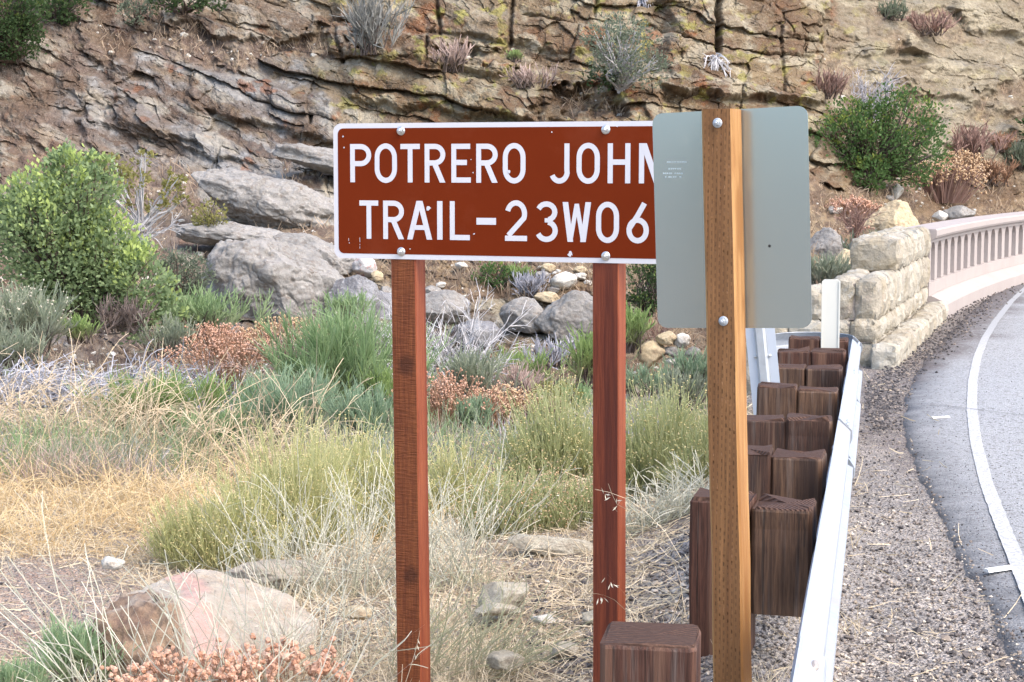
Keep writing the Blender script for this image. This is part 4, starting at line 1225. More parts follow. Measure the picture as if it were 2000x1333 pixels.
def boulder(px, py, w, h, mat, label, seed, Y=None, on='ground', depth=.9, cuts=9, sub=4, rot=(0, 0, 0), name="boulder", tilt=0, rough=.22, lay=0, cat="rock"):
    """px, py: middle of the rock in the frame; w, h its size there"""
    if Y is None:
        Y = hit(px, py + h / 2)[1] if on == 'ground' else float(cliff_pt(px, min(py + h * .4, 785))[1])
    c = at(px, py, Y)
    s = Y / FOC
    V, F = rock_shape((w * s / 2 * 1.08, w * s / 2 * depth, h * s / 2 * 1.12), seed, sub, cuts, rough, (0, 0, 0), .025, lay)
    V = V @ rotm(rot[0], rot[1] + tilt, rot[2]).T
    t = thing(name, label, cat, c)
    o = obj(name + "_stone", V + c, F, mat, t, smooth=True)
    return t
def single_rock(px, py, w, h, mat, label, seed, name="rock", cat="rock", **kw):
    on = kw.pop('on', 'ground'); Y = kw.pop('Y', None); sub = kw.pop('sub', 3); depth = kw.pop('depth', .9); tilt = kw.pop('tilt', 0); cuts = kw.pop('cuts', 9); group = kw.pop('group', None); rot = kw.pop('rot', 0)
    if Y is None: Y = float(hit(px, py + h / 2)[1]) if on == 'ground' else float(cliff_pt(px, min(py + h * .4, 785))[1]) - .05
    c = at(px, py, Y); s = Y / FOC
    V, F = rock_shape((w * s / 2 * 1.1, w * s / 2 * depth, h * s / 2 * 1.15), seed, sub, cuts, .2, (0, 0, 0), .03)
    V = V @ rotm(0, tilt, rot).T
    o = obj(name, V + c, F, mat, None, loc=c, smooth=True)
    return tag(o, label, cat, group)
CL = dict(on='cliff')
single_rock(545, 566, 250, 190, R_GREY, "big rounded grey boulder between the large green bush and the left sign post", 3, "boulder", sub=6, depth=.8, Y=23.4, tilt=.12, cuts=14)
single_rock(470, 462, 250, 44, R_GREY, "low bedrock ledge between the long dipping slab and the rounded boulder", 6, "rock_slab", sub=5, tilt=.16, Y=25.6, depth=.6, cuts=7)
single_rock(610, 500, 150, 60, R_GREY, "bedrock shoulder under the left end of the sign", 7, "rock_slab", sub=5, tilt=.3, Y=24.6, depth=.6, cuts=8)
single_rock(700, 330, 260, 60, R_GREY, "long dipping rock rib running in behind the left end of the sign", 9, "rock_slab", sub=5, tilt=.24, Y=30.4, depth=.35, cuts=7)
single_rock(440, 590, 110, 120, R_GREY, "grey rock shoulder beside the large green bush", 5, "boulder", sub=4, Y=23.5, tilt=-.3)
single_rock(530, 402, 310, 84, R_GREY, "long dipping grey rock slab left of the brown sign", 8, "rock_slab", sub=6, tilt=.25, Y=28.0, depth=.5, cuts=5)
single_rock(690, 605, 110, 120, R_DARK, "dark stained rock just left of the left sign post", 11, "boulder", sub=5, Y=23.0, cuts=6)
single_rock(752, 625, 90, 110, R_DARK, "dark rock half hidden behind the left sign post", 14, "boulder", sub=4, Y=23.2)
single_rock(1030, 622, 100, 70, R_GREY, "flat topped bluish grey rock between the sign posts, the left one of two", 17, "boulder", sub=4, Y=22.4)
single_rock(1122, 640, 135, 115, R_GREY, "blocky bluish grey rock beside the right sign post", 20, "boulder", sub=5, Y=22.2, cuts=12)
single_rock(860, 600, 110, 60, R_GREY, "low grey rock behind the bare white branches", 22, "boulder", sub=4, Y=22.8)
single_rock(930, 650, 90, 60, R_DARK, "dark rock low behind the bare white branches", 24, "boulder", sub=4, Y=21.8)
for i, (x, y, w, h, mt, lab) in enumerate([
        (901, 520, 27, 15, R_PALE, "small white stone under the sign near the left post"),
        (1070, 523, 27, 15, R_TAN, "tan stone close under the lower edge of the sign"),
        (1058, 537, 30, 13, R_GREY, "flat grey stone left of the largest rounded stone"),
        (1133, 528, 25, 15, R_TAN, "tan stone right under the sign next to the right post"),
        (1100, 549, 54, 33, R_PALE, "largest rounded pale stone under the sign"),
        (1132, 540, 26, 13, R_PALE, "low pale stone between the largest rounded stone and the right post"),
        (1080, 567, 23, 13, R_GREY, "small grey stone directly below the largest rounded stone"),
        (1070, 581, 50, 21, R_TAN, "wide flat tan stone above the blue grey rocks"),
        (736, 540, 24, 20, R_TAN, "tan cobble beside the red stained stone"),
        (717, 524, 46, 36, R_RED, "red stained pale stone below the lower left of the sign"),
        (663, 527, 18, 12, R_PALE, "small pale stone under the left corner of the sign"),
        (722, 563, 32, 20, R_PALE, "pale stone under the red stained stone"),
        (752, 571, 26, 22, R_GREY, "grey stone touching the left sign post"),
        (861, 557, 20, 11, R_PALE, "small pale pebble right of the left sign post"),
        (843, 570, 38, 22, R_GREY, "grey stone just right of the left sign post"),
        (1272, 692, 56, 44, R_TAN, "tan boulder right of the right sign post"),
        (1332, 665, 32, 27, R_PALE, "white stone below the back of the road sign"),
        (1313, 687, 32, 20, R_GREY, "grey stone under the white stone below the road sign"),
        (1309, 706, 28, 16, R_PALE, "low pale stone at the foot of the grey stone"),
        (1303, 661, 38, 24, R_TAN, "brown stone left of the white stone below the road sign"),
        (1355, 690, 30, 24, R_GREY, "grey stone close to the orange brown post")]):
    yy = None
    if x > 1250: yy = 20.5
    single_rock(x, y, w, h, mt, lab, 40 + i, on='cliff', Y=yy, cuts=6, sub=3)
single_rock(1742, 448, 112, 92, R_TAN, "big tan boulder behind the stone wall", 71, "boulder", on='cliff', sub=5, cuts=6, depth=.8, Y=30.5)
single_rock(1613, 482, 72, 60, R_GREY, "grey boulder right of the road sign above the wall", 73, "boulder", on='cliff', sub=4, cuts=8, Y=27)
single_rock(1652, 512, 46, 44, R_TAN, "brown boulder squeezed behind the top step of the wall", 75, "boulder", on='cliff', sub=4, Y=25.5)
single_rock(1632, 411, 28, 17, R_PALE, "small white stone on the slope right of the road sign", 76, on='cliff')
single_rock(1752, 376, 24, 34, R_PALE, "upright pale stone below the dark green shrub", 77, on='cliff', tilt=.4)
single_rock(1738, 388, 20, 12, R_GREY, "small bluish stone beside the upright pale stone", 78, on='cliff')
single_rock(1874, 418, 60, 30, R_GREY, "flat grey rock just above the bridge railing", 79, on='cliff', Y=33)
single_rock(1836, 424, 30, 20, R_PALE, "pale stone left of the flat grey rock above the railing", 80, on='cliff', Y=32.5)
# near field
def hero():
    import bmesh
    pts = [(188, 1310, 6.42), (184, 1205, 6.40), (214, 1180, 6.52), (292, 1137, 6.85), (392, 1112, 7.35), (474, 1128, 7.55), (560, 1160, 7.5), (622, 1208, 7.2), (612, 1262, 6.75), (490, 1282, 6.35), (372, 1318, 6.18),
           (344, 1166, 6.42), (300, 1330, 6.15), (500, 1175, 6.9), (420, 1150, 6.75)]
    P = np.array([at(*p) for p in pts])
    P = np.concatenate([P, P[[0, 10, 8, 7]] - np.array([0, 0, .12]), P[[3, 5, 6]] * [1, 1, 0] - [0, 0, .15]])
    bm = bmesh.new()
    for p in P: bm.verts.new(p)
    r = bmesh.ops.convex_hull(bm, input=bm.verts)
    bmesh.ops.delete(bm, geom=[v for v in bm.verts if not v.link_faces], context='VERTS')
    bmesh.ops.triangulate(bm, faces=bm.faces)
    for _ in range(9):
        es = [e for e in bm.edges if e.calc_length() > .022]
        if not es: break
        bmesh.ops.subdivide_edges(bm, edges=es, cuts=1)
        bmesh.ops.triangulate(bm, faces=bm.faces)
        if len(bm.faces) > 26000: break
    for _ in range(5): bmesh.ops.smooth_vert(bm, verts=bm.verts, factor=.5, use_axis_x=True, use_axis_y=True, use_axis_z=True)
    bm.normal_update()
    V = np.array([v.co[:] for v in bm.verts]); N_ = np.array([v.normal[:] for v in bm.verts])
    bm.verts.index_update()
    F = np.array([[v.index for v in f.verts] for f in bm.faces]); bm.free()
    qx, qy = to_px(V)
    nz = fbm3(V * 7, 4, 15); nf = fbm3(V * 30, 3, 17)
    rim = np.interp(qx, [180, 214, 292, 344, 380], [1205, 1188, 1165, 1172, 1180])
    varn = ss(10, -10, qx - np.interp(qy, [1130, 1170, 1310], [325, 346, 374]) + 16 * nz) * ss(-8, 8, qy - rim + 8 * nz)
    varn = np.maximum(varn, ss(7, 2, np.abs(qy - rim + 6 + 6 * nz)) * ss(370, 330, qx))
    lay = np.sin(70 * (V[:, 2] + .25 * V[:, 0]) + 5 * nz)
    V = V + N_ * (.012 * nz + .006 * nf + varn * (.010 * nf + .006 * lay) - (1 - varn) * .006 * (np.abs(fbm3(V * np.array([4, 4, 14]), 3, 23)) < .05))[:, None]
    pink = ss(42, 14, np.abs(qx - 395 - .42 * (qy - 1220) + 22 * nz)) + ss(1248, 1275, qy + 12 * nz) * ss(360, 400, qx) * ss(540, 500, qx)
    pink = np.clip(pink, 0, 1) * (1 - varn) * .7
    c = at(395, 1290, 6.9)
    t = thing("boulder", "large pale pink sandstone boulder with a brown broken face in the left foreground", "rock", c)
    obj("boulder_stone", V, F, R_FRONT, t, smooth=True, attrs={"varnish": varn, "pink": pink})
hero()
single_rock(540, 1122, 210, 46, R_FRONT, "flat pale sandstone slab lying just behind the large pink boulder", 82, "rock_slab", sub=5, depth=.5, Y=8.1, cuts=9)
single_rock(218, 1100, 48, 26, R_PALE, "lone pale cobble in the golden grass at the left", 83, Y=8.4)
single_rock(1075, 1068, 190, 44, R_SLAB, "long flat olive slab under the bush between the sign posts", 84, "rock_slab", sub=4, tilt=.16, depth=.35, Y=8.75, cuts=10)
single_rock(985, 1168, 112, 56, R_SLAB, "flat topped angular stone on the litter between the sign posts", 85, sub=4, Y=7.2, cuts=14, tilt=-.1)
single_rock(968, 1190, 90, 24, R_SLAB, "thin stone plate under the flat topped angular stone", 86, sub=4, Y=7.1, cuts=12)
single_rock(1352, 1043, 78, 48, R_PALE, "angular pale stone on the gravel heap beside the leftmost dark post", 87, sub=4, cuts=14, Y=8.9, tilt=-.2)
single_rock(1345, 1122, 100, 30, R_PALE, "long pale stone splinter leaning on the gravel near the dark post", 88, "stone_splinter", sub=4, tilt=-.52, depth=.35, cuts=14, Y=7.75)
single_rock(1255, 1205, 56, 36, R_TAN, "rounded tan stone behind the nearest dark post", 89, sub=3, Y=6.9)
single_rock(1345, 1215, 44, 28, R_SLAB, "brownish stone beside the orange brown post", 90, sub=3, Y=6.85, cuts=12)
single_rock(1362, 1152, 40, 40, R_PALE, "broken pale stone under the long splinter", 91, sub=3, Y=7.3, cuts=14)
single_rock(1310, 1180, 60, 20, R_SLAB, "flat grey brown stone between splinter and tan stone", 92, sub=3, Y=7.1, cuts=12)
single_rock(1522, 1248, 40, 26, R_TAN, "small tan stone between the dark blocks and the rail", 93, sub=3, Y=6.0)
single_rock(1105, 1270, 60, 28, R_SLAB, "half buried stone left of the nearest dark post", 94, sub=3, Y=6.3)
single_rock(985, 1290, 70, 36, R_SLAB, "dark half buried stone at the bottom between the sign posts", 95, sub=3, Y=6.15)
single_rock(1165, 1205, 54, 24, R_SLAB, "pale half buried stone left of the right sign post", 96, sub=3, Y=6.9)
single_rock(1060, 1210, 46, 20, R_PALE, "small pale stone right of the flat topped stone", 97, sub=3, Y=6.9)
single_rock(700, 1198, 60, 24, R_TAN, "pale low stone left of the left sign post among dry stalks", 98, sub=3, Y=7.0)
# piece of grey pipe in the gravel heap
pa = at(1338, 1076, 8.35); pb2 = at(1376, 1077, 8.3)
d_ = nrm(pb2 - pa); u_ = nrm(np.cross(d_, zax)); w_ = np.cross(u_, d_)
V, F = strip_prism([(pa, u_, w_), (pa + d_ * .13, u_, w_)], [(.013 * math.cos(t), .013 * math.sin(t)) for t in np.linspace(0, 2 * np.pi, 13)[:-1]])
m = NT("grey_pipe", .5); m.col((.20, .23, .25))
tag(obj("pipe_stub", V, F, m.m, None, loc=pa), "short grey pipe stub sticking out of the gravel beside the dark post", "pipe")

# ------------------------------------------------------------------ plants: building blocks
def stems(base, dr, L, k, droop, wob, rg):
    n = len(base); P = np.zeros((n, k + 1, 3)); P[:, 0] = base; d = nrm(dr)
    L = np.broadcast_to(np.asarray(L, float), (n,)); droop = np.broadcast_to(np.asarray(droop, float), (n,))
    for j in range(k):
        d = nrm(d + rg.normal(size=(n, 3)) * wob + np.stack([0 * droop, 0 * droop, -droop / k], 1))
        P[:, j + 1] = P[:, j] + d * (L / k)[:, None]
    return P
def ribbons(P, w0, w1, rg, rnd=None):
    n, k1, _ = P.shape
    T = nrm(np.gradient(P, axis=1)); r = rg.normal(size=(n, 1, 3)) * np.array([1, .5, .35])
    S_ = nrm(np.cross(T, np.cross(r + np.array([.0, 0, 0]), T)))
    w0 = np.broadcast_to(np.asarray(w0, float), (n,)); w1 = np.broadcast_to(np.asarray(w1, float), (n,))
    t = np.linspace(0, 1, k1)
    w = (w0[:, None] * (1 - t) + w1[:, None] * t) / 2
    V = np.stack([P - S_ * w[..., None], P + S_ * w[..., None]], 2).reshape(-1, 3)
    i = (np.arange(n)[:, None] * k1 + np.arange(k1 - 1)[None]) * 2
    F = np.stack([i, i + 1, i + 3, i + 2], -1).reshape(-1, 4)
    rnd = rg.random(n) if rnd is None else rnd
    return V, F, np.repeat(rnd, k1 * 2), np.tile(np.repeat(t, 2), n)
def tubes(P, r0, r1, rg, m=3):
    n, k1, _ = P.shape
    T = nrm(np.gradient(P, axis=1)); A_ = nrm(np.cross(T, np.array([.31, .9, .22]))); B_ = np.cross(T, A_)
    t = np.linspace(0, 1, k1)
    r0 = np.broadcast_to(np.asarray(r0, float), (n,)); r1 = np.broadcast_to(np.asarray(r1, float), (n,))
    r = r0[:, None] * (1 - t) + r1[:, None] * t
    V = np.stack([P + r[..., None] * (math.cos(a) * A_ + math.sin(a) * B_) for a in np.arange(m) * 2 * math.pi / m], 2).reshape(-1, 3)
    i = (np.arange(n)[:, None] * k1 + np.arange(k1 - 1)[None]) * m
    F = np.concatenate([np.stack([i + a, i + (a + 1) % m, i + m + (a + 1) % m, i + m + a], -1).reshape(-1, 4) for a in range(m)])
    return V, F, np.repeat(rg.random(n), k1 * m), np.tile(np.repeat(t, m), n)
def branch(P, n, lo, hi, spread, rg, up=0.0):
    i = rg.integers(0, P.shape[0], n); k = P.shape[1] - 1
    f = rg.uniform(lo, hi, n) * k; j = np.minimum(f.astype(int), k - 1); fr = (f - j)[:, None]
    b = P[i, j] * (1 - fr) + P[i, j + 1] * fr
    d = nrm(P[i, j + 1] - P[i, j])
    d = nrm(d + rg.normal(size=(n, 3)) * spread + np.array([0, 0, up]))
    return b, d, i
def leaves(C, Nn, L, W, rg):
    n = len(C)
    u = nrm(Nn + rg.normal(size=(n, 3)) * .55); v = nrm(np.cross(u, rg.normal(size=(n, 3))))
    L = np.broadcast_to(L, (n,))[:, None]; W = np.broadcast_to(W, (n,))[:, None]
    V = np.stack([C, C + u * L * .55 + v * W * .5, C + u * L, C + u * L * .55 - v * W * .5], 1).reshape(-1, 3)
    F = np.arange(n * 4).reshape(n, 4)
    return V, F
_octV = np.array([(1, 0, 0), (0, 1, 0), (-1, 0, 0), (0, -1, 0), (0, 0, 1), (0, 0, -1)], float)
_octF = np.array([(0, 1, 4), (1, 2, 4), (2, 3, 4), (3, 0, 4), (1, 0, 5), (2, 1, 5), (3, 2, 5), (0, 3, 5)])
def blobs(C, R, rg, sub=None, squash=1.0):
    V0, F0 = (_octV, _octF) if sub is None else ico(sub)
    n = len(C); R = np.broadcast_to(R, (n,))
    J = 1 + .3 * (rg.random((n, len(V0))) - .5) * 2
    # random spin
    a = rg.random(n) * 6.28; b = rg.random(n) * 3.1
    ca, sa, cb, sb = np.cos(a), np.sin(a), np.cos(b), np.sin(b)
    M = np.stack([np.stack([ca, -sa * cb, sa * sb], -1), np.stack([sa, ca * cb, -ca * sb], -1), np.stack([0 * a, sb, cb], -1)], 1)
    V = np.einsum('nij,vj->nvi', M, V0) * J[..., None] * R[:, None, None] * np.array([1, 1, squash]) + C[:, None, :]
    F = (F0[None] + (np.arange(n) * len(V0))[:, None, None]).reshape(-1, 3)
    return V.reshape(-1, 3), F
def pobj(name, V, F, mat, parent, rnd, t): return tag(obj(name, V, F, mat, parent, attrs={"rnd": rnd, "t": t}), kind="stuff")
MP = plant_mat
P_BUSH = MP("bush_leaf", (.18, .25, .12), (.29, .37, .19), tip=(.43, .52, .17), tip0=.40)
P_OLIVE = MP("olive_leaf", (.19, .19, .055), (.33, .30, .11))
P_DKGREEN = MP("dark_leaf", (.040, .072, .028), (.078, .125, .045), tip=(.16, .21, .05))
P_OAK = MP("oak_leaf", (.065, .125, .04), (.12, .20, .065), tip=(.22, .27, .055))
P_GRLEAF = MP("grey_leaf", (.12, .15, .10), (.21, .235, .165))
P_SAGE = MP("sage_leaf", (.22, .26, .17), (.34, .36, .26), base=(.22, .19, .155))
P_BROOM = MP("broom_green", (.20, .30, .13), (.32, .41, .21), base=(.25, .24, .16))
P_BROOM2 = MP("broom_bright", (.20, .29, .09), (.31, .40, .15), base=(.22, .19, .12))
P_BLUE = MP("blue_green_stem", (.21, .30, .18), (.31, .39, .25), base=(.25, .25, .17))
P_RABBIT = MP("yellow_green_stem", (.41, .42, .17), (.58, .55, .30), base=(.47, .43, .24))
P_RABBITD = MP("yellow_flower", (.52, .44, .19), (.62, .53, .30), transl=.2)
P_TAN = MP("tan_stem", (.48, .37, .24), (.66, .54, .38), transl=.2)
P_GOLD = MP("golden_grass", (.52, .37, .18), (.70, .56, .35), base=(.50, .35, .18), transl=.3)
P_STRAW = MP("straw", (.50, .40, .26), (.68, .58, .42), transl=.25)
P_PALE = MP("pale_stalk", (.42, .42, .33), (.60, .57, .47), base=(.34, .33, .22), transl=.15)
P_DEAD = MP("dead_twig", (.34, .33, .33), (.54, .52, .52), transl=.0)
P_DEADB = MP("blue_grey_brush", (.27, .27, .30), (.46, .45, .48), transl=.1)
P_PINK = MP("pink_twig", (.36, .26, .22), (.50, .38, .33), base=(.26, .2, .17), transl=.15)
P_RUSTST = MP("rust_stem", (.22, .12, .07), (.36, .22, .14), transl=.15)
P_RUSTFL = MP("rust_flower", (.52, .27, .17), (.64, .42, .31), transl=.15)
P_TANFL = MP("tan_flower", (.52, .33, .18), (.60, .45, .30), transl=.15)
P_MAROON = MP("maroon_twig", (.19, .11, .09), (.32, .21, .17), transl=.1)
P_BARK = MP("bark", (.075, .055, .045), (.15, .115, .095), transl=.0)
P_CREAM = MP("cream_flower", (.55, .50, .38), (.68, .63, .52), transl=.2)
P_OAT = MP("oat_husk", (.62, .56, .42), (.74, .69, .57), transl=.35)

def place(px, py, Y=None, cliff=False):
    if cliff: return cliff_pt(px, py)
    if Y is None: return hit(px, py)
    return at(px, py, Y)

def leafy(label, px, py, lobes, mat, leafpx=8, dens=1.0, name="leafy_bush", cat="bush", seed=1, cliff=False, Y=None, bark=None, clump=9, twigs=0):
    rg = np.random.default_rng(seed)
    b = place(px, py, Y, cliff); Yb = b[1]; s = Yb / FOC
    t = thing(name, label, cat, b)
    LV, LN, TT = [], [], []
    tipsP = []
    for dx, dy, rx, ry in lobes:
        c = b + np.array([dx * s, -(.75 if cliff else .25) * rx * s + rg.normal() * .25 * rx * s, dy * s]); R = np.array([rx * s, rx * s * .85, ry * s])
        nc = max(4, int(rx * ry / 95 * 4 * dens / clump * 5.0)); nl = int(nc * clump)
        u = nrm(rg.normal(size=(nc, 3))); rad = rg.uniform(.35, 1.05, nc) ** .5
        cc = u * rad[:, None]
        k = rg.integers(0, nc, nl)
        sp = np.minimum(R.min() * .16, 18 * s)
        p = c + cc[k] * R + rg.normal(size=(nl, 3)) * sp
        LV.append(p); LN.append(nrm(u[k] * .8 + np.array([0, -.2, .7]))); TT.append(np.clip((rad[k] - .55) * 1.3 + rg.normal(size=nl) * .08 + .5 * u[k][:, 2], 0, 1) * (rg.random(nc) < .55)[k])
        tipsP.append((c, R, cc))
    LV, LN, TT = np.concatenate(LV), np.concatenate(LN), np.concatenate(TT)
    n = len(LV); L = leafpx * s * rg.uniform(.7, 1.35, n)
    V, F = leaves(LV, LN, L, L * .58, rg)
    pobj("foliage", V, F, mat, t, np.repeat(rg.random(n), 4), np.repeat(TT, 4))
    # limbs reaching into every lobe
    bs = []
    for c, R, cc in tipsP:
        m_ = max(3, int(len(cc) * .22))
        e = c + cc[rg.choice(len(cc), m_, replace=len(cc) < m_)] * R * .9
        mid = (b * .45 + c * .55) + rg.normal(size=(m_, 3)) * R * .25
        f = np.linspace(0, 1, 6)[None, :, None]
        P = (1 - f) ** 2 * (b + rg.normal(size=(m_, 1, 3)) * .03) + 2 * f * (1 - f) * mid[:, None] + f * f * e[:, None]
        P[:, 1:-1] += rg.normal(size=P[:, 1:-1].shape) * .012
        bs.append(P)
    P = np.concatenate(bs)
    V, F, r_, tt = tubes(P, np.clip(3.0 * s, .006, .03), np.clip(.8 * s, .002, .008), rg)
    pobj("limb", V, F, bark or P_BARK, t, r_, tt)
    return t

def broom(label, px, py, w, h, mat, name="broom_shrub", cat="shrub", seed=1, cliff=False, Y=None, dens=1.0, spread=.55, mains=26, stemmat=None, flower=None, fl=.2, wpx=2.2, tipL=.27, lean=(0, 0)):
    """fine upright green twigs fanning from a low woody base"""
    rg = np.random.default_rng(seed)
    b = place(px, py, Y, cliff); s = b[1] / FOC; W, H = w * s, h * s
    t = thing(name, label, cat, b)
    n0 = mains
    base = b + rg.normal(size=(n0, 3)) * np.array([W * .17, W * .12, 0])
    ang = rg.random(n0) * 6.283; rad = np.sqrt(rg.random(n0))
    d = np.stack([np.cos(ang) * rad * W * .5 + lean[0], np.sin(ang) * rad * W * .4, np.full(n0, H * .75)], 1)
    P0 = stems(base, d, H * rg.uniform(.45, .70, n0), 5, -.15, .10, rg)
    V, F, r_, tt = tubes(P0, np.clip(2.5 * s, .004, .02), np.clip(1.0 * s, .002, .008), rg)
    pobj("stem", V, F, stemmat or P_BARK, t, r_, tt)
    n1 = int(170 * dens) + 20
    b1, d1, _ = branch(P0, n1, .15, 1.0, .5, rg, .25)
    P1 = stems(b1, d1, H * rg.uniform(.25, .45, n1), 4, -.15, .10, rg)
    n2 = int(w * h / 13 * dens) + 80
    b2, d2, i2 = branch(P1, n2, .05, 1.0, .36, rg, .35)
    L2 = H * rg.uniform(.07, tipL, n2)
    P2 = stems(b2, d2, L2, 3, -.1, .09, rg)
    keep = (P2[:, -1, 2] - b[2]) < H * 1.06
    P2 = P2[keep]
    V, F, r_, tt = ribbons(np.concatenate([P2]), wpx * .95 * s, wpx * .45 * s, rg)
    z = np.repeat(((P2[:, :, 2] - b[2]) / H), 2, axis=1).reshape(-1)
    pobj("foliage", V, F, mat, t, r_, np.clip(z, 0, 1))
    V, F, r_, tt = ribbons(P1, wpx * s, wpx * .7 * s, rg)
    z = np.repeat(((P1[:, :, 2] - b[2]) / H), 2, axis=1).reshape(-1)
    pobj("twig", V, F, mat, t, r_, np.clip(z * .7, 0, 1))
    if flower:
        k = rg.random(len(P2)) < fl
        C = P2[k][:, -1]; C = C[(C[:, 2] - b[2]) > H * .45]
        V, F = blobs(C, 2.0 * s * rg.uniform(.7, 1.4, len(C)), rg)
        pobj("flower", V, F, flower, t, np.repeat(rg.random(len(C)), 6), np.ones(len(C) * 6))
    return t

def rabbit(label, px, py, w, h, name="rabbitbrush", cat="shrub", seed=1, Y=None, dens=1.0, mat=None, flower=None, dep=.5):
    """a stand of thin vertical stems with yellow heads"""
    rg = np.random.default_rng(seed)
    b = place(px, py, Y); s = b[1] / FOC; W, H = w * s, h * s
    t = thing(name, label, cat, b)
    n = int(w * h / 26 * dens)
    u = rg.uniform(-1, 1, n); v = rg.uniform(-1, 1, n)
    ok = u * u + v * v < 1; u, v = u[ok], v[ok]; n = len(u)
    X = b[0] + u * W * .5; Yy = b[1] + v * W * .5 * dep
    Z = ground_full(X, Yy) - .01
    hh_ = H * (1 - .6 * (u * u + v * v)) * rg.uniform(.40, 1.0, n) * np.clip(1 + .5 * fbm(X * 3, Yy * 3, 3, seed), .45, 1.35)
    d = np.stack([u * .3 + rg.normal(size=n) * .2, v * .2 + rg.normal(size=n) * .16, np.ones(n)], 1)
    P = stems(np.stack([X, Yy, Z], 1), d, hh_, 4, 0, .09, rg)
    V, F, r_, tt = ribbons(P, 1.6 * s, 1.1 * s, rg)
    pobj("stem", V, F, mat or P_RABBIT, t, r_, tt)
    n2 = int(n * 4.5)
    b2, d2, _ = branch(P, n2, .25, 1.0, .55, rg, .25)
    P2 = stems(b2, d2, H * rg.uniform(.04, .11, n2), 2, 0, .08, rg)
    V, F, r_, tt = ribbons(P2, 1.7 * s, .9 * s, rg)
    pobj("leaf", V, F, mat or P_RABBIT, t, r_, .45 + .55 * tt)
    C = np.concatenate([P[rg.random(n) < .75][:, -1], P2[rg.random(n2) < .22][:, -1]])
    V, F = blobs(C, 1.8 * s * rg.uniform(.5, 1.5, len(C)), rg, squash=.8)
    pobj("flower", V, F, flower or P_RABBITD, t, np.repeat(rg.random(len(C)), 6), np.ones(len(C) * 6))
    return t

def deadbush(label, px, py, w, h, mat, name="bare_bush", cat="dead bush", seed=1, cliff=False, Y=None, mains=9, n1=60, n2=240, n3=400, r=3.0, up=.9, lean=(0, 0, 0), droop=0.0, fl=None, flp=.3, flr=2.0, flsub=None):
    rg = np.random.default_rng(seed)
    b = place(px, py, Y, cliff); s = b[1] / FOC; W, H = w * s, h * s
    t = thing(name, label, cat, b)
    ang = rg.random(mains) * 6.283; rad = np.sqrt(rg.random(mains))
    d = np.stack([np.cos(ang) * rad * W * .6 + lean[0] * H, np.sin(ang) * rad * W * .4 + lean[1] * H, np.full(mains, H * up)], 1)
    P0 = stems(b + rg.normal(size=(mains, 3)) * [W * .06, W * .05, 0], d, max(W * .5, H) * rg.uniform(.5, .8, mains), 7, droop, .13, rg)
    V, F, r_, tt = tubes(P0, r * s, r * .35 * s, rg, 4)
    pobj("limb", V, F, mat, t, r_, tt)
    b1, d1, _ = branch(P0, n1, .2, 1, .6, rg, .15); P1 = stems(b1, d1, H * rg.uniform(.25, .5, n1), 5, droop, .14, rg)
    b2, d2, _ = branch(P1, n2, .1, 1, .55, rg, .1); P2 = stems(b2, d2, H * rg.uniform(.12, .3, n2), 4, droop, .14, rg)
    V1 = tubes(P1, r * .45 * s, r * .22 * s, rg); 
    V2 = ribbons(P2, r * .6 * s, r * .3 * s, rg)
    parts = [V1, V2]; last = P2
    if n3:
        b3, d3, _ = branch(P2, n3, .1, 1, .5, rg, .1); P3 = stems(b3, d3, H * rg.uniform(.06, .18, n3), 3, droop, .12, rg)
        parts.append(ribbons(P3, r * .5 * s, r * .3 * s, rg)); last = P3
    n = 0; VV, FF, RR, TT = [], [], [], []
    for v, f, a_, b_ in parts: VV.append(v); FF.append(f + n); RR.append(a_); TT.append(b_); n += len(v)
    pobj("twig", np.concatenate(VV), np.concatenate(FF), mat, t, np.concatenate(RR), np.concatenate(TT))
    if fl:
        C = last[rg.random(len(last)) < flp][:, -1]
        V, F = blobs(C, flr * s * rg.uniform(.6, 1.4, len(C)), rg, flsub)
        k = 6 if flsub is None else len(ico(flsub)[0])
        pobj("flower", V, F, fl, t, np.repeat(rg.random(len(C)), k), np.ones(len(C) * k))
    return t

def buck(label, px, py, w, h, fl, name="buckwheat", seed=1, Y=None, n=260, flr=3.0, sub=None, stem=None, dens=5, cliff=False):
    """wiry stems branching near the top into flat clusters of round dry flower heads"""
    rg = np.random.default_rng(seed)
    b = place(px, py, Y, cliff); s = b[1] / FOC; W, H = w * s, h * s
    t = thing(name, label, "flowering shrub", b)
    u = rg.normal(size=n) * .34; v = rg.normal(size=n) * .3
    base = b + np.stack([u * W * .45, v * W * .35, 0 * u], 1)
    d = np.stack([u * W * .75, v * W * .5, np.full(n, H)], 1) + rg.normal(size=(n, 3)) * H * .1
    L = H * rg.uniform(.6, 1.0, n) * (1 - .3 * np.minimum(u * u + v * v, 1)) * 1.05
    P = stems(base, d, L, 4, .12, .07, rg)
    A1 = ribbons(P, 1.6 * s, 1.2 * s, rg)
    n2 = n * dens
    b2, d2, _ = branch(P, n2, .72, 1, .7, rg, .5); P2 = stems(b2, d2, H * rg.uniform(.05, .12, n2), 2, 0, .1, rg)
    A2 = ribbons(P2, 1.2 * s, 1.0 * s, rg)
    pobj("stem", np.concatenate([A1[0], A2[0]]), np.concatenate([A1[1], A2[1] + len(A1[0])]), stem or P_RUSTST, t, np.concatenate([A1[2], A2[2]]), np.concatenate([A1[3], A2[3]]))
    C = P2[:, -1]
    V, F = blobs(C, flr * s * rg.uniform(.55, 1.3, len(C)), rg, sub)
    k = 6 if sub is None else len(ico(sub)[0])
    pobj("flower", V, F, fl, t, np.repeat(rg.random(len(C)), k), np.ones(len(C) * k))
    return t

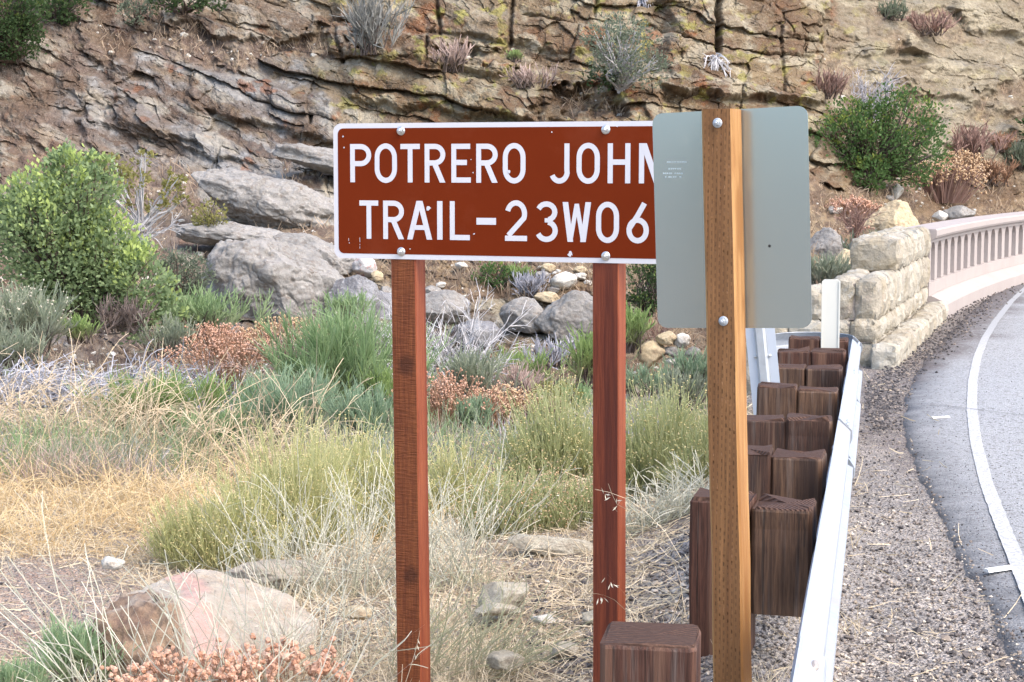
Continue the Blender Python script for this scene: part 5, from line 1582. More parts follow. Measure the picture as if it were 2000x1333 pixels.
def arcs(label, px, py, w, h, mat, name, cat, seed=1, Y=None, n=120, L=1.0, droop=1.6, wpx=2.2, lean=(0, 0), side=160, wob=.09, z0=0.0, husk=0):
    """long thin stems that rise and bend over"""
    rg = np.random.default_rng(seed)
    b = place(px, py, Y); s = b[1] / FOC; W, H = w * s, h * s
    t = thing(name, label, cat, b)
    u = rg.uniform(-1, 1, n); v = rg.uniform(-1, 1, n)
    X = b[0] + u * W * .5; Yy = b[1] + v * W * .3
    base = np.stack([X, Yy, ground_full(X, Yy) + z0 * H * rg.random(n)], 1)
    d = np.stack([rg.normal(size=n) * .5 + lean[0], rg.normal(size=n) * .4 + lean[1], rg.uniform(.5, 1.1, n)], 1)
    P = stems(base, d, H * L * rg.uniform(.5, 1.25, n), 8, droop * rg.uniform(.3, 1.2, n), wob, rg)
    P[..., 2] = np.maximum(P[..., 2], ground_full(P[..., 0], P[..., 1]) + .01)
    A1 = ribbons(P, wpx * s, wpx * .7 * s, rg)
    b2, d2, _ = branch(P, side, .25, 1, .5, rg, .1); P2 = stems(b2, d2, H * rg.uniform(.1, .35, side), 4, droop * .5, .12, rg)
    A2 = ribbons(P2, wpx * .7 * s, wpx * .5 * s, rg)
    pobj("stem", np.concatenate([A1[0], A2[0]]), np.concatenate([A1[1], A2[1] + len(A1[0])]), mat, t, np.concatenate([A1[2], A2[2]]), np.concatenate([A1[3], A2[3]]))
    if husk:
        PP = P if len(P) else P2
        C, dC, _ = branch(PP, husk, .6, 1.0, .5, rg, 0); C = C + rg.normal(size=C.shape) * .006
        V, F = leaves(C, np.tile([0, -.1, -1.0], (husk, 1)) + rg.normal(size=(husk, 3)) * .6, .018, .0045, rg)
        pobj("husk", V, F, P_OAT, t, np.repeat(rg.random(husk), 4), np.ones(husk * 4))
    return t
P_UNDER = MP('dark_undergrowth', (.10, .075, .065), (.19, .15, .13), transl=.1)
P_CLIFFG = MP('cliff_grey_twig', (.15, .155, .14), (.27, .265, .245), transl=.1)
# ------------------------------------------------------------------ plants of the far bank and the rock wall
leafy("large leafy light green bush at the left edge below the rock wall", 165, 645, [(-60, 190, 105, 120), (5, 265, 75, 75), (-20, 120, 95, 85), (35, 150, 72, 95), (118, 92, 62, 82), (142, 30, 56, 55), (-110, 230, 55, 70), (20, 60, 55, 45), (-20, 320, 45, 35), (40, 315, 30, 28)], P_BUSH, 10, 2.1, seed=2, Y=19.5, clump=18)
leafy("sparse yellowish shrub on grey branches right of the large green bush", 275, 450, [(-50, 120, 34, 22), (-5, 100, 30, 20), (-75, 95, 30, 20), (60, 75, 22, 26), (75, 110, 16, 22), (30, 50, 24, 16), (-20, 60, 25, 18), (85, 55, 16, 12), (10, 138, 20, 14)], P_OLIVE, 8, 1.5, "sparse_shrub", "shrub", 3, Y=21.5, bark=P_DEAD)
deadbush("grey leafless branches under the sparse yellowish shrub", 250, 480, 230, 110, P_DEAD, seed=4, Y=21.6, mains=12, n1=50, n2=110, n3=0, r=2.2, lean=(.5, 0, 0))
leafy("small round olive shrub below the dipping rock slab", 415, 452, [(0, 28, 34, 30), (-18, 18, 22, 18)], P_OLIVE, 6, 2.2, "round_shrub", "shrub", 5, Y=25.5)
leafy("pale feathery grey green shrub behind the right of the large green bush", 355, 610, [(0, 60, 55, 60), (35, 75, 34, 40), (-20, 90, 30, 30), (20, 25, 40, 30)], P_GRLEAF, 6, 1.9, "feathery_shrub", "shrub", 6, Y=21)
broom("grey green sage with cream blossoms at the left edge", 60, 700, 190, 150, P_SAGE, "sage_bush", seed=7, Y=17.2, dens=1.1, flower=P_CREAM, fl=.10)
broom("smaller sage clump in front of the cream blossomed one", 20, 735, 140, 110, P_SAGE, "sage_bush", seed=77, Y=16.5, dens=1.0)
broom("small bright green tuft above the grey brush pile", 155, 672, 60, 62, P_BROOM2, "green_tuft", seed=8, Y=17.6, dens=1.5)
broom("loose green broom right of the feathery shrub against the grey boulder", 415, 660, 190, 115, P_BROOM, seed=9, Y=20, dens=1.0, spread=.7)
broom("thin dark olive shrub low against the dark rock", 680, 640, 90, 80, P_BROOM, seed=10, Y=21.5, dens=.8)
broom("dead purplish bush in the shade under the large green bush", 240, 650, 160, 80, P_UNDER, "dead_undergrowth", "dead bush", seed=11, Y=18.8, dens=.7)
# the grey heap of dead brush
def brush(label, px, py, w, h, mat, seed, Y, n, lean, wp=2.4, wob=.13, droop=.9):
    rg = np.random.default_rng(seed); b = at(px, py, Y); s = Y / FOC; W, H = w * s, h * s
    t = thing("brush_pile", label, "brush pile", b)
    u = rg.uniform(-1, 1, n); v = rg.uniform(-1, 1, n)
    X = b[0] + u * W * .5; Yy = b[1] + v * W * .25
    top = H * (1 - u * u * .7) * rg.random(n) ** .7 * .8
    base = np.stack([X, Yy, np.maximum(ground_full(X, Yy), b[2] - .3) + top], 1)
    d = np.stack([lean * rg.uniform(.3, 1.3, n) + rg.normal(size=n) * .45, rg.normal(size=n) * .4, rg.normal(size=n) * .28 + .22], 1)
    P = stems(base, d, W * rg.uniform(.10, .30, n), 6, droop, wob, rg)
    P[..., 2] = np.maximum(P[..., 2], ground_full(P[..., 0], P[..., 1]) + .01)
    V, F, r_, tt = ribbons(P, wp * s, wp * .6 * s, rg)
    pobj("twig", V, F, mat, t, r_, tt)
    m_ = max(8, n // 60)
    V, F, r_, tt = tubes(P[rg.choice(n, m_)], 2.6 * s, 1.0 * s, rg)
    pobj("stick", V, F, P_DEAD, t, r_, tt)
brush("sprawling heap of dead blue grey brush in front of the large bush", 300, 785, 330, 150, P_DEADB, 12, 16.5, 2600, .55)
brush("matted blue grey dead brush at the left edge", 70, 850, 330, 190, P_DEADB, 13, 15.0, 3000, .7)
brush("low pale brush strip behind the bright green broom", 420, 740, 260, 80, P_DEAD, 14, 17.5, 700, .7)
broom("bright green broom with dark forked stems in the left field", 300, 865, 200, 165, P_BROOM2, seed=15, Y=14.5, dens=1.2, mains=12, wpx=2.0)
broom("green broom clump right of the dark stemmed one", 410, 905, 150, 120, P_BROOM, seed=16, Y=13.6, dens=1.0)
buck("broad orange flowered buckwheat behind the bright green broom", 450, 765, 190, 125, P_RUSTFL, seed=17, Y=16.6, n=170, flr=2.2)
buck("orange flowered buckwheat next to the brush heap, farther back", 420, 700, 110, 70, P_RUSTFL, seed=171, Y=18.6, n=140, flr=2.1)
buck("tan flowered buckwheat in front of the grey boulder", 560, 710, 210, 90, P_TANFL, seed=18, Y=18.8, n=320, flr=2.4)
deadbush("pinkish twiggy bush with pale tips among the green brooms", 605, 800, 150, 170, P_PINK, "twiggy_bush", "shrub", 19, Y=16.0, mains=14, n1=80, n2=400, n3=700, r=2.2, fl=P_CREAM, flp=.15)
broom("tall green broom just left of the left sign post", 690, 830, 210, 245, P_BROOM, seed=20, Y=15.6, dens=1.15, mains=22)
broom("dense green broom in the middle of the left field", 560, 890, 190, 180, P_BLUE, seed=21, Y=14.0, dens=1.15, mains=18)
broom("dark blue green broom low beside the left sign post", 715, 890, 160, 150, P_BLUE, seed=22, Y=13.4, dens=1.2, mains=16)
broom("upright green broom at the edge of the orange buckwheat", 500, 860, 110, 130, P_BROOM, seed=23, Y=14.8, dens=1.0)
broom("slim grey green plant left of the left sign post", 745, 740, 60, 130, P_SAGE, seed=231, Y=17.5, dens=.9, flower=P_CREAM, fl=.15)
# between the sign posts
deadbush("bare bush of white branches between the sign posts", 890, 790, 300, 225, P_DEAD, "bare_bush", "dead bush", 24, Y=17, mains=15, n1=110, n2=360, n3=500, r=2.6, up=.7)
deadbush("dark leafless stems right of the left sign post", 850, 745, 120, 150, P_BARK, "bare_bush", "dead bush", 241, Y=17.6, mains=9, n1=50, n2=120, n3=0, r=2.4)
buck("pale orange buckwheat right of the left sign post", 875, 850, 170, 125, P_RUSTFL, seed=25, Y=14.2, n=180, flr=2.2)
buck("reddish dry buckwheat in the middle between the sign posts", 985, 850, 140, 95, P_TANFL, seed=26, Y=14.6, n=220, flr=2.2)
broom("blue grey spiky plant at the foot of the pale orange buckwheat", 930, 850, 70, 85, P_BLUE, "spiky_plant", "plant", seed=27, Y=14.0, dens=1.4, mains=10)
broom("grey green sagebrush under the bare white branches", 930, 800, 120, 130, P_SAGE, "sage_bush", seed=28, Y=16.0, dens=.9)
broom("fresh green broom in front of the blue grey rocks", 1030, 780, 110, 110, P_BROOM2, seed=29, Y=17.6, dens=.8)
leafy("olive leaved plant left of the right sign post", 1095, 830, [(-25, 55, 30, 30), (15, 65, 28, 26), (0, 30, 40, 26)], P_OLIVE, 6, 1.6, "olive_plant", "plant", 30, Y=14.8)
broom("light green broom touching the left of the right sign post", 1150, 760, 80, 130, P_BROOM2, seed=31, Y=17.2, dens=.8)
leafy("rounded dark green shrub below the middle of the sign", 968, 562, [(0, 26, 34, 26), (-22, 22, 24, 20), (26, 18, 22, 18)], P_OAK, 6, 2.2, "round_shrub", "shrub", 32, cliff=True)
broom("yellow green tuft beside the rounded dark shrub", 1012, 556, 50, 42, P_BROOM2, "green_tuft", seed=33, cliff=True, dens=1.5)
broom("dead grey tuft under the rounded dark shrub", 1035, 585, 60, 60, P_DEADB, "dead_tuft", "dead plant", seed=34, cliff=True, dens=1.0)
# right of the right post
leafy("dark green shrub between the right sign post and the road sign", 1262, 615, [(0, 60, 48, 55), (-10, 20, 35, 30), (30, 80, 34, 34), (15, 110, 30, 25)], P_DKGREEN, 6, 2.0, "dark_shrub", "shrub", 35, Y=22)
broom("bright green upright shrub just right of the right sign post", 1235, 690, 70, 100, P_BROOM2, seed=36, Y=20.3, dens=1.1)
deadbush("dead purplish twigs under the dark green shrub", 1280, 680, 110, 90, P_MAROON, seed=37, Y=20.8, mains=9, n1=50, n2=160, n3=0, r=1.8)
broom("green bush low behind the yellow plants at the orange brown post", 1355, 760, 120, 85, P_BLUE, seed=38, Y=17.5, dens=1.1)
broom("small green bush left of the right post in front of the tan boulder", 1260, 775, 110, 70, P_BLUE, seed=381, Y=17.2, dens=1.0)
# the rock wall
leafy("grey green shrub growing on the rock wall above the road sign", 1205, 185, [(0, 70, 62, 55), (-30, 95, 40, 40), (40, 40, 50, 40), (-20, 35, 45, 30), (10, 120, 34, 26)], P_GRLEAF, 6, 1.5, "cliff_shrub", "shrub", 40, cliff=True, bark=P_DEAD)
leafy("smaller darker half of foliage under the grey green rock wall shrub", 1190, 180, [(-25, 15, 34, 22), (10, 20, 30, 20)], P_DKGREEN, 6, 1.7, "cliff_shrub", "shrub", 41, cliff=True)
broom("wispy grey shrub hanging on the ledge at the top left of the sign", 728, 120, 100, 125, P_CLIFFG, "wispy_shrub", "shrub", seed=42, cliff=True, dens=.8)
leafy("dark green bush at the top left corner of the rock wall", 40, 120, [(-30, 60, 75, 60), (15, 40, 48, 45), (-20, 110, 90, 50), (-90, 20, 60, 70), (30, 85, 40, 40)], P_DKGREEN, 7, 2.2, "cliff_bush", "bush", 43, cliff=True)
leafy("dark green bush along the top edge next to the corner bush", 115, 45, [(0, 20, 42, 28), (30, 40, 40, 34), (-20, 50, 30, 25)], P_DKGREEN, 7, 2.2, "cliff_bush", "bush", 44, cliff=True)
leafy("bluish grey bush at the top of the dry grass bench", 272, 55, [(0, 22, 32, 24), (15, 45, 30, 22)], P_GRLEAF, 6, 1.8, "cliff_bush", "bush", 45, cliff=True)
leafy("dark green bush on the top edge above the dry grass bench", 370, 35, [(-40, 22, 34, 24), (15, 25, 40, 24), (60, 30, 30, 22)], P_DKGREEN, 7, 2.0, "cliff_bush", "bush", 46, cliff=True)
def hang(label, px, py, w, h, seed, mat):
    rg = np.random.default_rng(seed); b = cliff_pt(px, py, .06); s = b[1] / FOC; W, H = w * s, h * s; n = 26
    t = thing("hanging_roots", label, "roots", b)
    d = np.stack([rg.normal(size=n) * .8, -rg.uniform(.4, 1.2, n), rg.uniform(-.6, .7, n)], 1)
    P = stems(b + rg.normal(size=(n, 3)) * [W * .1, .02, H * .1], d, H * rg.uniform(.5, .9, n), 6, 1.8, .22, rg)
    V, F, r_, tt = tubes(P, 1.8 * s, .8 * s, rg); pobj("root", V, F, mat, t, r_, tt)
    b2, d2, _ = branch(P, 120, .2, 1, .7, rg, -.2); P2 = stems(b2, d2, H * rg.uniform(.15, .35, 120), 4, .6, .2, rg)
    V, F, r_, tt = ribbons(P2, 1.8 * s, 1.0 * s, rg); pobj("rootlet", V, F, mat, t, r_, tt)
hang("tangle of dead grey roots hanging below the crack in the rock wall", 1388, 128, 60, 60, 47, P_DEAD)
hang("thin grey rootlets at the top of the rock wall above the road sign", 1250, 5, 30, 30, 48, P_DEADB)
leafy("wide dark green shrub on the slope right of the road sign", 1702, 350, [(60, 110, 62, 55), (75, 50, 55, 50), (30, 150, 40, 30), (0, 60, 60, 50), (-70, 70, 70, 55), (-95, 30, 55, 45), (-30, 110, 55, 40), (60, 15, 48, 34), (-60, 120, 45, 30), (100, 90, 30, 30)], P_OAK, 7, 1.55, "slope_shrub", "shrub", 49, cliff=True)
leafy("small bright green shrub below the wide dark green one", 1692, 372, [(0, 32, 32, 32), (14, 16, 22, 20)], P_OAK, 7, 2.2, "slope_shrub", "shrub", 50, cliff=True)
deadbush("bluish grey dead branches inside the wide dark green shrub", 1700, 250, 110, 110, P_DEADB, seed=51, cliff=True, mains=10, n1=70, n2=260, n3=300, r=1.8)
broom("maroon brown bush right of the wide dark green shrub", 1880, 312, 130, 75, P_MAROON, "maroon_bush", seed=52, cliff=True, dens=1.5, wpx=2.0)
broom("dark brown twiggy clump at the right edge under the rock", 1945, 300, 60, 42, P_RUSTST, "maroon_bush", seed=53, cliff=True, dens=1.5)
buck("tan seeded round bush above the bridge railing", 1840, 398, 120, 85, P_TANFL, seed=54, n=260, flr=2.2, cliff=True, stem=P_MAROON)
buck("pale seeded bush climbing behind the round tan one", 1868, 345, 70, 50, P_TANFL, seed=55, n=140, flr=2.0, cliff=True, stem=P_RUSTST)
broom("rusty orange dry bush between the tan bush and the right edge", 1925, 365, 110, 60, P_RUSTST, "rust_bush", seed=56, cliff=True, dens=1.5)
broom("dark grey shrub at the right edge above the railing", 1985, 335, 70, 60, P_GRLEAF, "grey_shrub", seed=57, cliff=True, dens=1.2)
leafy("dark evergreen sprig at the right edge of the rock wall", 1995, 290, [(0, 40, 22, 50), (15, 70, 24, 40)], P_DKGREEN, 7, 1.8, "cliff_shrub", "shrub", 58, cliff=True)
deadbush("dark dead bush left of the big tan boulder", 1668, 470, 95, 75, P_MAROON, seed=59, Y=28.5, mains=12, n1=80, n2=300, n3=300, r=1.8, fl=P_RUSTFL, flp=.12)
buck("orange brown buckwheat above the dark dead bush", 1655, 425, 90, 40, P_RUSTFL, seed=60, n=140, flr=2.0, cliff=True)
broom("grey green sage between the road sign and the stone wall", 1615, 565, 90, 75, P_SAGE, "sage_bush", seed=61, Y=21.5, dens=1.4, stemmat=P_SAGE)
broom("dark gap filling bush behind the top step of the wall", 1700, 520, 90, 70, P_GRLEAF, "grey_shrub", seed=62, Y=26, dens=1.0)
broom("purplish dry shrub on the slope just right of the road sign", 1600, 200, 70, 60, P_MAROON, "dry_shrub", seed=63, cliff=True, dens=.9)
broom("speckled grey shrub right of the small hole in the rock wall", 885, 150, 70, 70, P_PINK, "dry_shrub", seed=64, cliff=True, dens=.5)
broom("pale brown shrub on the ledge in the middle of the rock wall", 1035, 180, 90, 55, P_PINK, "dry_shrub", seed=65, cliff=True, dens=.5)
broom("small green tuft left of the grey green rock wall shrub", 1005, 130, 34, 26, P_BROOM2, "green_tuft", seed=66, cliff=True, dens=1.2)
broom("brownish bush on the smooth rock at the upper right", 1800, 75, 130, 55, P_MAROON, "dry_shrub", seed=67, cliff=True, dens=.8)
broom("grey wisp on the smooth rock at the top right", 1730, 45, 80, 45, P_GRLEAF, "dry_shrub", seed=68, cliff=True, dens=.8)
broom("pale sage filling the gap left of the dark stained rock", 590, 690, 120, 90, P_SAGE, "sage_bush", seed=81, Y=20.2, dens=.8)
broom("green broom between the tan buckwheat and the left sign post", 745, 830, 110, 120, P_BROOM2, seed=82, Y=15.2, dens=.9)
broom("grey green sage behind the orange buckwheat left of the boulder", 330, 700, 130, 90, P_SAGE, "sage_bush", seed=83, Y=18.6, dens=.8)
broom("washed out dead shrub between the posts behind the pale orange buckwheat", 1000, 790, 130, 90, P_PINK, "dry_shrub", seed=84, Y=17.0, dens=.8)
broom("olive green shrub in front of the bare white branches", 900, 765, 100, 80, P_BROOM, seed=85, Y=18.0, dens=.8)
broom("grey dead scrub below the blue grey rocks", 1080, 720, 130, 70, P_DEADB, "dead_scrub", "dead bush", seed=86, Y=19.6, dens=.6)
broom("dull green scrub right of the olive leaved plant", 1135, 830, 90, 90, P_BROOM, seed=87, Y=15.2, dens=.8)
broom("dry brown scrub at the foot of the right sign post's far side", 1060, 850, 130, 80, P_MAROON, "dry_shrub", seed=88, Y=14.4, dens=.5)
broom("pale dry scrub far right of the tan boulder", 1340, 800, 120, 90, P_SAGE, "sage_bush", seed=89, Y=16.6, dens=.8)
broom("grey brown scrub left of the bright green broom", 190, 820, 150, 100, P_DEADB, "dead_scrub", "dead bush", seed=90, Y=15.6, dens=.6)
broom("light green scrub at the left edge behind the matted brush", 20, 790, 120, 80, P_SAGE, "sage_bush", seed=91, Y=16.2, dens=.7)
broom("pinkish dry scrub in front of the tan flowered buckwheat", 640, 770, 120, 80, P_PINK, "dry_shrub", seed=92, Y=17.0, dens=.7)
# ------------------------------------------------------------------ yellow band and dry field
for i, (lab, x, y, w, h, dn) in enumerate([
        ("yellow green rabbitbrush mound behind the pink boulder", 430, 1110, 230, 200, 1.0),
        ("tall yellow green rabbitbrush in the left half of the field", 560, 1085, 240, 245, 1.0),
        ("yellow green rabbitbrush against the left sign post", 700, 1050, 210, 215, 1.0),
        ("farther yellow rabbitbrush left of the left sign post", 640, 975, 240, 130, .9),
        ("yellow green rabbitbrush just right of the left sign post", 885, 1010, 190, 150, .9)]):
    rabbit(lab, x, y, w, h, seed=300 + i, dens=dn)
P_RB2 = MP("pale_green_stem", (.34, .37, .16), (.50, .50, .27), base=(.42, .40, .24))
for i, (lab, x, y, w, h, dn) in enumerate([
        ("leaning yellow topped bush above the flat slab between the posts", 1055, 1030, 290, 155, 1.1),
        ("pale green stand of stems left of the right sign post", 1090, 935, 210, 180, 1.0),
        ("yellow green stand of stems right of the right sign post", 1290, 960, 190, 215, 1.1),
        ("yellow tipped stand of stems beside the orange brown post", 1370, 940, 130, 180, 1.0),
        ("low straw coloured growth far between the sign posts", 960, 930, 220, 90, .9)]):
    rabbit(lab, x, y, w, h, seed=320 + i, dens=dn, mat=P_RB2 if i != 4 else P_STRAW, flower=P_TANFL if i in (0, 4) else None)
arcs("sprawl of long tan stems arching over the green brooms", 430, 925, 380, 170, P_TAN, "arching_stems", "dry stems", 341, n=220, L=1.25, droop=1.4, wpx=1.7, side=420, lean=(.35, 0), z0=.15)
arcs("pale tangle of bent stems at the left edge above the golden grass", 110, 905, 380, 200, P_TAN, "tangled_stems", "dry stems", 342, n=420, L=.8, droop=1.3, wpx=1.5, side=900, lean=(.2, 0), z0=.5)
arcs("thin tan stems standing over the grey brush at the left edge", 60, 830, 200, 190, P_TAN, "thin_stems", "dry stems", 343, n=26, L=1.0, droop=.5, wpx=1.8, side=60, Y=14.8)
arcs("bundle of dry stems lying in the field left of the rabbitbrush", 520, 930, 260, 90, P_TAN, "lying_stems", "dry stems", 344, n=170, L=1.5, droop=1.8, wpx=1.8, side=200, lean=(-.3, 0))
arcs("pale grey stalks in a thicket left of the left sign post", 640, 1165, 230, 290, P_PALE, "pale_stalks", "dry stalks", 345, n=130, L=.95, droop=.15, wpx=1.6, side=330, wob=.05, husk=260)
arcs("pale grey stalks in a thicket just right of the left sign post", 880, 1150, 170, 270, P_PALE, "pale_stalks", "dry stalks", 346, n=110, L=.95, droop=.2, wpx=1.6, side=260, wob=.05, husk=420)
arcs("dry grey stalks in front of the left sign post's foot", 690, 1300, 300, 230, P_PALE, "pale_stalks", "dry stalks", 347, n=70, L=.9, droop=.2, wpx=1.6, side=200, wob=.05, husk=120)
arcs("silver grey wiry grass right of the right sign post", 1305, 1010, 190, 110, P_PALE, "wiry_grass", "dry grass", 348, n=300, L=1.0, droop=1.0, wpx=1.8, side=300, wob=.12)
arcs("feathery green grey plant in the foreground right of the left sign post", 860, 1330, 240, 190, MP("feathery_stem", (.30, .32, .18), (.46, .45, .30), base=(.36, .30, .2)), "feathery_plant", "plant", 349, n=120, L=1.1, droop=.35, wpx=2.0, side=520, lean=(.55, 0), wob=.05)
# tall pale stalks close to the camera
for i, (lab, x, y, w, h, n, ln) in enumerate([
        ("tall pale stalks crossing the pink boulder in the foreground", 330, 1430, 330, 340, 34, 0.0),
        ("long leaning pale stalks at the left of the pink boulder", 250, 1440, 250, 400, 18, -.25),
        ("pale stalks at the bottom right of the pink boulder", 520, 1430, 300, 300, 40, .12)]):
    arcs(lab, x, y, w, h, P_PALE, "tall_stalks", "dry stalks", 360 + i, Y=5.75, n=n, L=1.1, droop=.12, wpx=2.6, side=n * 2, lean=(ln, 0), wob=.05)
buck("orange brown buckwheat heads in the foreground under the pink boulder", 380, 1400, 330, 140, P_RUSTFL, seed=370, Y=5.7, n=110, flr=5.0, sub=1, dens=5)
buck("orange buckwheat heads at the bottom left of the left sign post", 560, 1395, 190, 155, P_RUSTFL, seed=371, Y=5.9, n=60, flr=6, sub=1, dens=4)
P_TUFT = MP("pale_green_tuft", (.24, .35, .18), (.38, .47, .27), base=(.30, .34, .2))
broom("bushy green tuft at the bottom left corner", 125, 1345, 150, 150, P_TUFT, "green_tuft", seed=372, Y=6.3, dens=1.3, mains=20, wpx=2.4)
broom("second green tuft cut off by the bottom left corner", 20, 1385, 130, 110, P_TUFT, "green_tuft", seed=373, Y=6.1, dens=1.2, wpx=2.4)
# wild oats by the right post
def oats(label, pts, seed):
    rg = np.random.default_rng(seed)
    P = np.array([[at(x, y, Y) for x, y, Y in st] for st in pts])
    t = thing("wild_oat", label, "grass", P[0, 0])
    V, F, r_, tt = ribbons(P, .0022, .0012, rg); pobj("stalk", V, F, P_STRAW, t, r_, tt)
    C = []
    for st in P:
        for k in range(6):
            f = rg.uniform(.55, 1) * (len(st) - 1); j = min(int(f), len(st) - 2); p = st[j] + (st[j + 1] - st[j]) * (f - j)
            C.append(p + np.array([rg.normal() * .012, -.004, -.008]))
    C = np.array(C); V, F = leaves(C, np.tile([.0, -.1, -1.0], (len(C), 1)) + rg.normal(size=(len(C), 3)) * .5, .022, .0045, rg)
    pobj("husk", V, F, P_OAT, t, np.repeat(rg.random(len(C)), 4), np.ones(len(C) * 4))
oats("wild oat stem leaning across the right sign post", [[(1330, 1090, 5.3), (1300, 1040, 5.3), (1262, 1000, 5.3), (1225, 975, 5.3), (1190, 962, 5.3), (1162, 956, 5.3)], [(1325, 1110, 5.3), (1290, 1060, 5.3), (1250, 1010, 5.3), (1205, 985, 5.3), (1195, 965, 5.3), (1188, 945, 5.3)]], 1)
oats("wild oat stem low across the right sign post", [[(1260, 1215, 5.3), (1240, 1200, 5.3), (1220, 1160, 5.3), (1205, 1143, 5.3), (1195, 1132, 5.3), (1186, 1122, 5.3)], [(1258, 1230, 5.3), (1225, 1195, 5.3), (1200, 1172, 5.3), (1180, 1163, 5.3), (1165, 1160, 5.3), (1150, 1160, 5.3)]], 2)
oats("wild oat stem beside the foot of the left sign post", [[(770, 1400, 5.4), (790, 1340, 5.4), (803, 1300, 5.4), (812, 1270, 5.4), (817, 1250, 5.4), (820, 1232, 5.4)]], 3)

# ------------------------------------------------------------------ ground cover nobody could count
def scatter(N, rg, y0=5.0, y1=19.0, a0=-.36, a1=.30):
    q = rg.random(N); Y = 1 / (1 / y0 + (1 / y1 - 1 / y0) * q)
    a = rg.uniform(a0, a1, N); X = a * Y; Z = ground_full(X, Y)
    px, py = to_px(np.stack([X, Y, Z], 1))
    return X, Y, Z, px, py
rg = np.random.default_rng(500)
def grassobj(name, sel, X, Y, Z, H, lean, mat, w, k=3, droop=.5):
    X, Y, Z, H = X[sel], Y[sel], Z[sel], H[sel]; n = len(X)
    d = np.stack([rg.normal(size=n) * lean, rg.normal(size=n) * lean, np.ones(n)], 1)
    P = stems(np.stack([X, Y, Z - .005], 1), d, H, k, droop, .1, rg)
    V, F, r_, tt = ribbons(P, w * Y, w * .45 * Y, rg)
    o = obj(name, V, F, mat, None, attrs={"rnd": r_, "t": tt}); tag(o, kind="stuff"); return o
X, Y, Z, px, py = scatter(90000, rg)
nz = fbm(X * 1.5, Y * 1.5, 3, 501); left = edge_x(Y) - X
gold = np.maximum(blob(px + 50 * nz, py + 20 * nz, 180, 985, 330, 105), blob(px, py, 520, 1010, 330, 90, .5)) * (py < 1105)
sel = (rg.random(len(X)) < gold * np.clip(.75 + .9 * nz, .15, 1)) & (left > .3)
grassobj("dry_grass", sel, X, Y, Z, (.13 + .27 * rg.random(len(X))) * np.clip(1 + .9 * nz, .3, 1.6), .7, P_GOLD, 1.5 / FOC, 4, 1.0)
X, Y, Z, px, py = scatter(60000, rg)
nz = fbm(X * 1.7, Y * 1.7, 3, 502); left = edge_x(Y) - X
dirtm = blob(px, py, 60, 1190, 230, 105)
cov = np.clip(.45 + 1.0 * nz, .05, 1) * (1 - .93 * dirtm) * ss(.15, .7, left) * (1 - .75 * blob(px, py, 1130, 1190, 170, 130)) * (1 - .8 * blob(px, py, 1345, 1080, 80, 60))
cov = cov + .30 * ss(.05, .5, nz) * (np.abs(left + .25) < .45)
sel = rg.random(len(X)) < cov * .8
grassobj("straw_grass", sel, X, Y, Z, .06 + .16 * rg.random(len(X)) ** 2, .6, P_STRAW, 1.8 / FOC)
# low scrub that knits the shrubs of the far field together
for nm, mt, sd, thr, hh0, hh1, ww in [("low_scrub", P_SAGE, 511, .05, .12, .42, 1.7), ("dry_scrub", P_STRAW, 512, .0, .10, .40, 1.5), ("grey_scrub", P_DEADB, 513, .12, .10, .35, 1.5), ("green_scrub", P_BROOM, 514, .12, .12, .45, 1.7), ("brown_scrub", P_PINK, 515, .08, .10, .38, 1.5)]:
    X, Y, Z, px, py = scatter(26000, rg, 12.0, 23.0, -.36, .16)
    nz = fbm(X * .8 + sd, Y * .5, 3, sd); left = edge_x(Y) - X
    sel = (rg.random(len(X)) < ss(thr, thr + .35, nz)) & (left > 1.0) & (py > 640)
    grassobj(nm, sel, X, Y, Z, (hh0 + (hh1 - hh0) * rg.random(len(X))) * np.clip(.6 + 1.2 * nz, .3, 1.4), .4, mt, ww / FOC)
# fallen straw lying on the ground
X, Y, Z, px, py = scatter(26000, rg, 5.0, 14)
left = edge_x(Y) - X
sel = (rg.random(len(X)) < (.75 - .68 * blob(px, py, 60, 1190, 250, 105)) * ss(-.1, .4, left) + .035)
X, Y, Z = X[sel], Y[sel], Z[sel]; n = len(X)
d = np.stack([rg.normal(size=n), rg.normal(size=n), np.abs(rg.normal(size=n)) * .10], 1)
P = stems(np.stack([X, Y, Z + .004], 1), d, rg.uniform(.04, .20, n), 3, .0, .12, rg)
P[..., 2] = np.maximum(P[..., 2], ground_full(P[..., 0], P[..., 1]) + .004)
V, F, r_, tt = ribbons(P, 2.2 / FOC * Y, 1.3 / FOC * Y, rg)
tag(obj("straw_litter", V, F, P_STRAW, None, attrs={"rnd": r_, "t": tt}), kind="stuff")
# gravel: shoulder, heap, field
m = NT("gravel_stone", .85, .3)
m.col(m.mix(m.noise(40, 3), m.ramp(m.attr("rnd"), [(0, (.035, .033, .036)), (.35, (.12, .105, .10)), (.6, (.24, .19, .15)), (.8, (.38, .30, .22)), (1, (.55, .50, .44))]), m.ramp(m.attr("rnd"), [(0, (.06, .055, .055)), (.5, (.18, .15, .13)), (1, (.5, .44, .36))])))
M_GRAV = m.m
X, Y, Z, px, py = scatter(52000, rg, 5.2, 17, -.36, .36)
left = edge_x(Y) - X
redge_x = np.interp(Y, RE[:, 1], RE[:, 0])
onroad = X - redge_x
pr = ss(.7, .0, left) * (.9 * (onroad < .05) + .35 * np.exp(-np.maximum(onroad, 0) / .25) * (onroad >= .05) + .012)
pr = np.maximum(pr, blob(px, py, 1350, 1085, 85, 50)); pr = np.maximum(pr, blob(px, py, 1150, 1210, 230, 130) * .45); pr = np.maximum(pr, .06 * (left > .5)); pr = np.maximum(pr, .10 * blob(px, py, 60, 1190, 220, 90))
sel = rg.random(len(X)) < pr
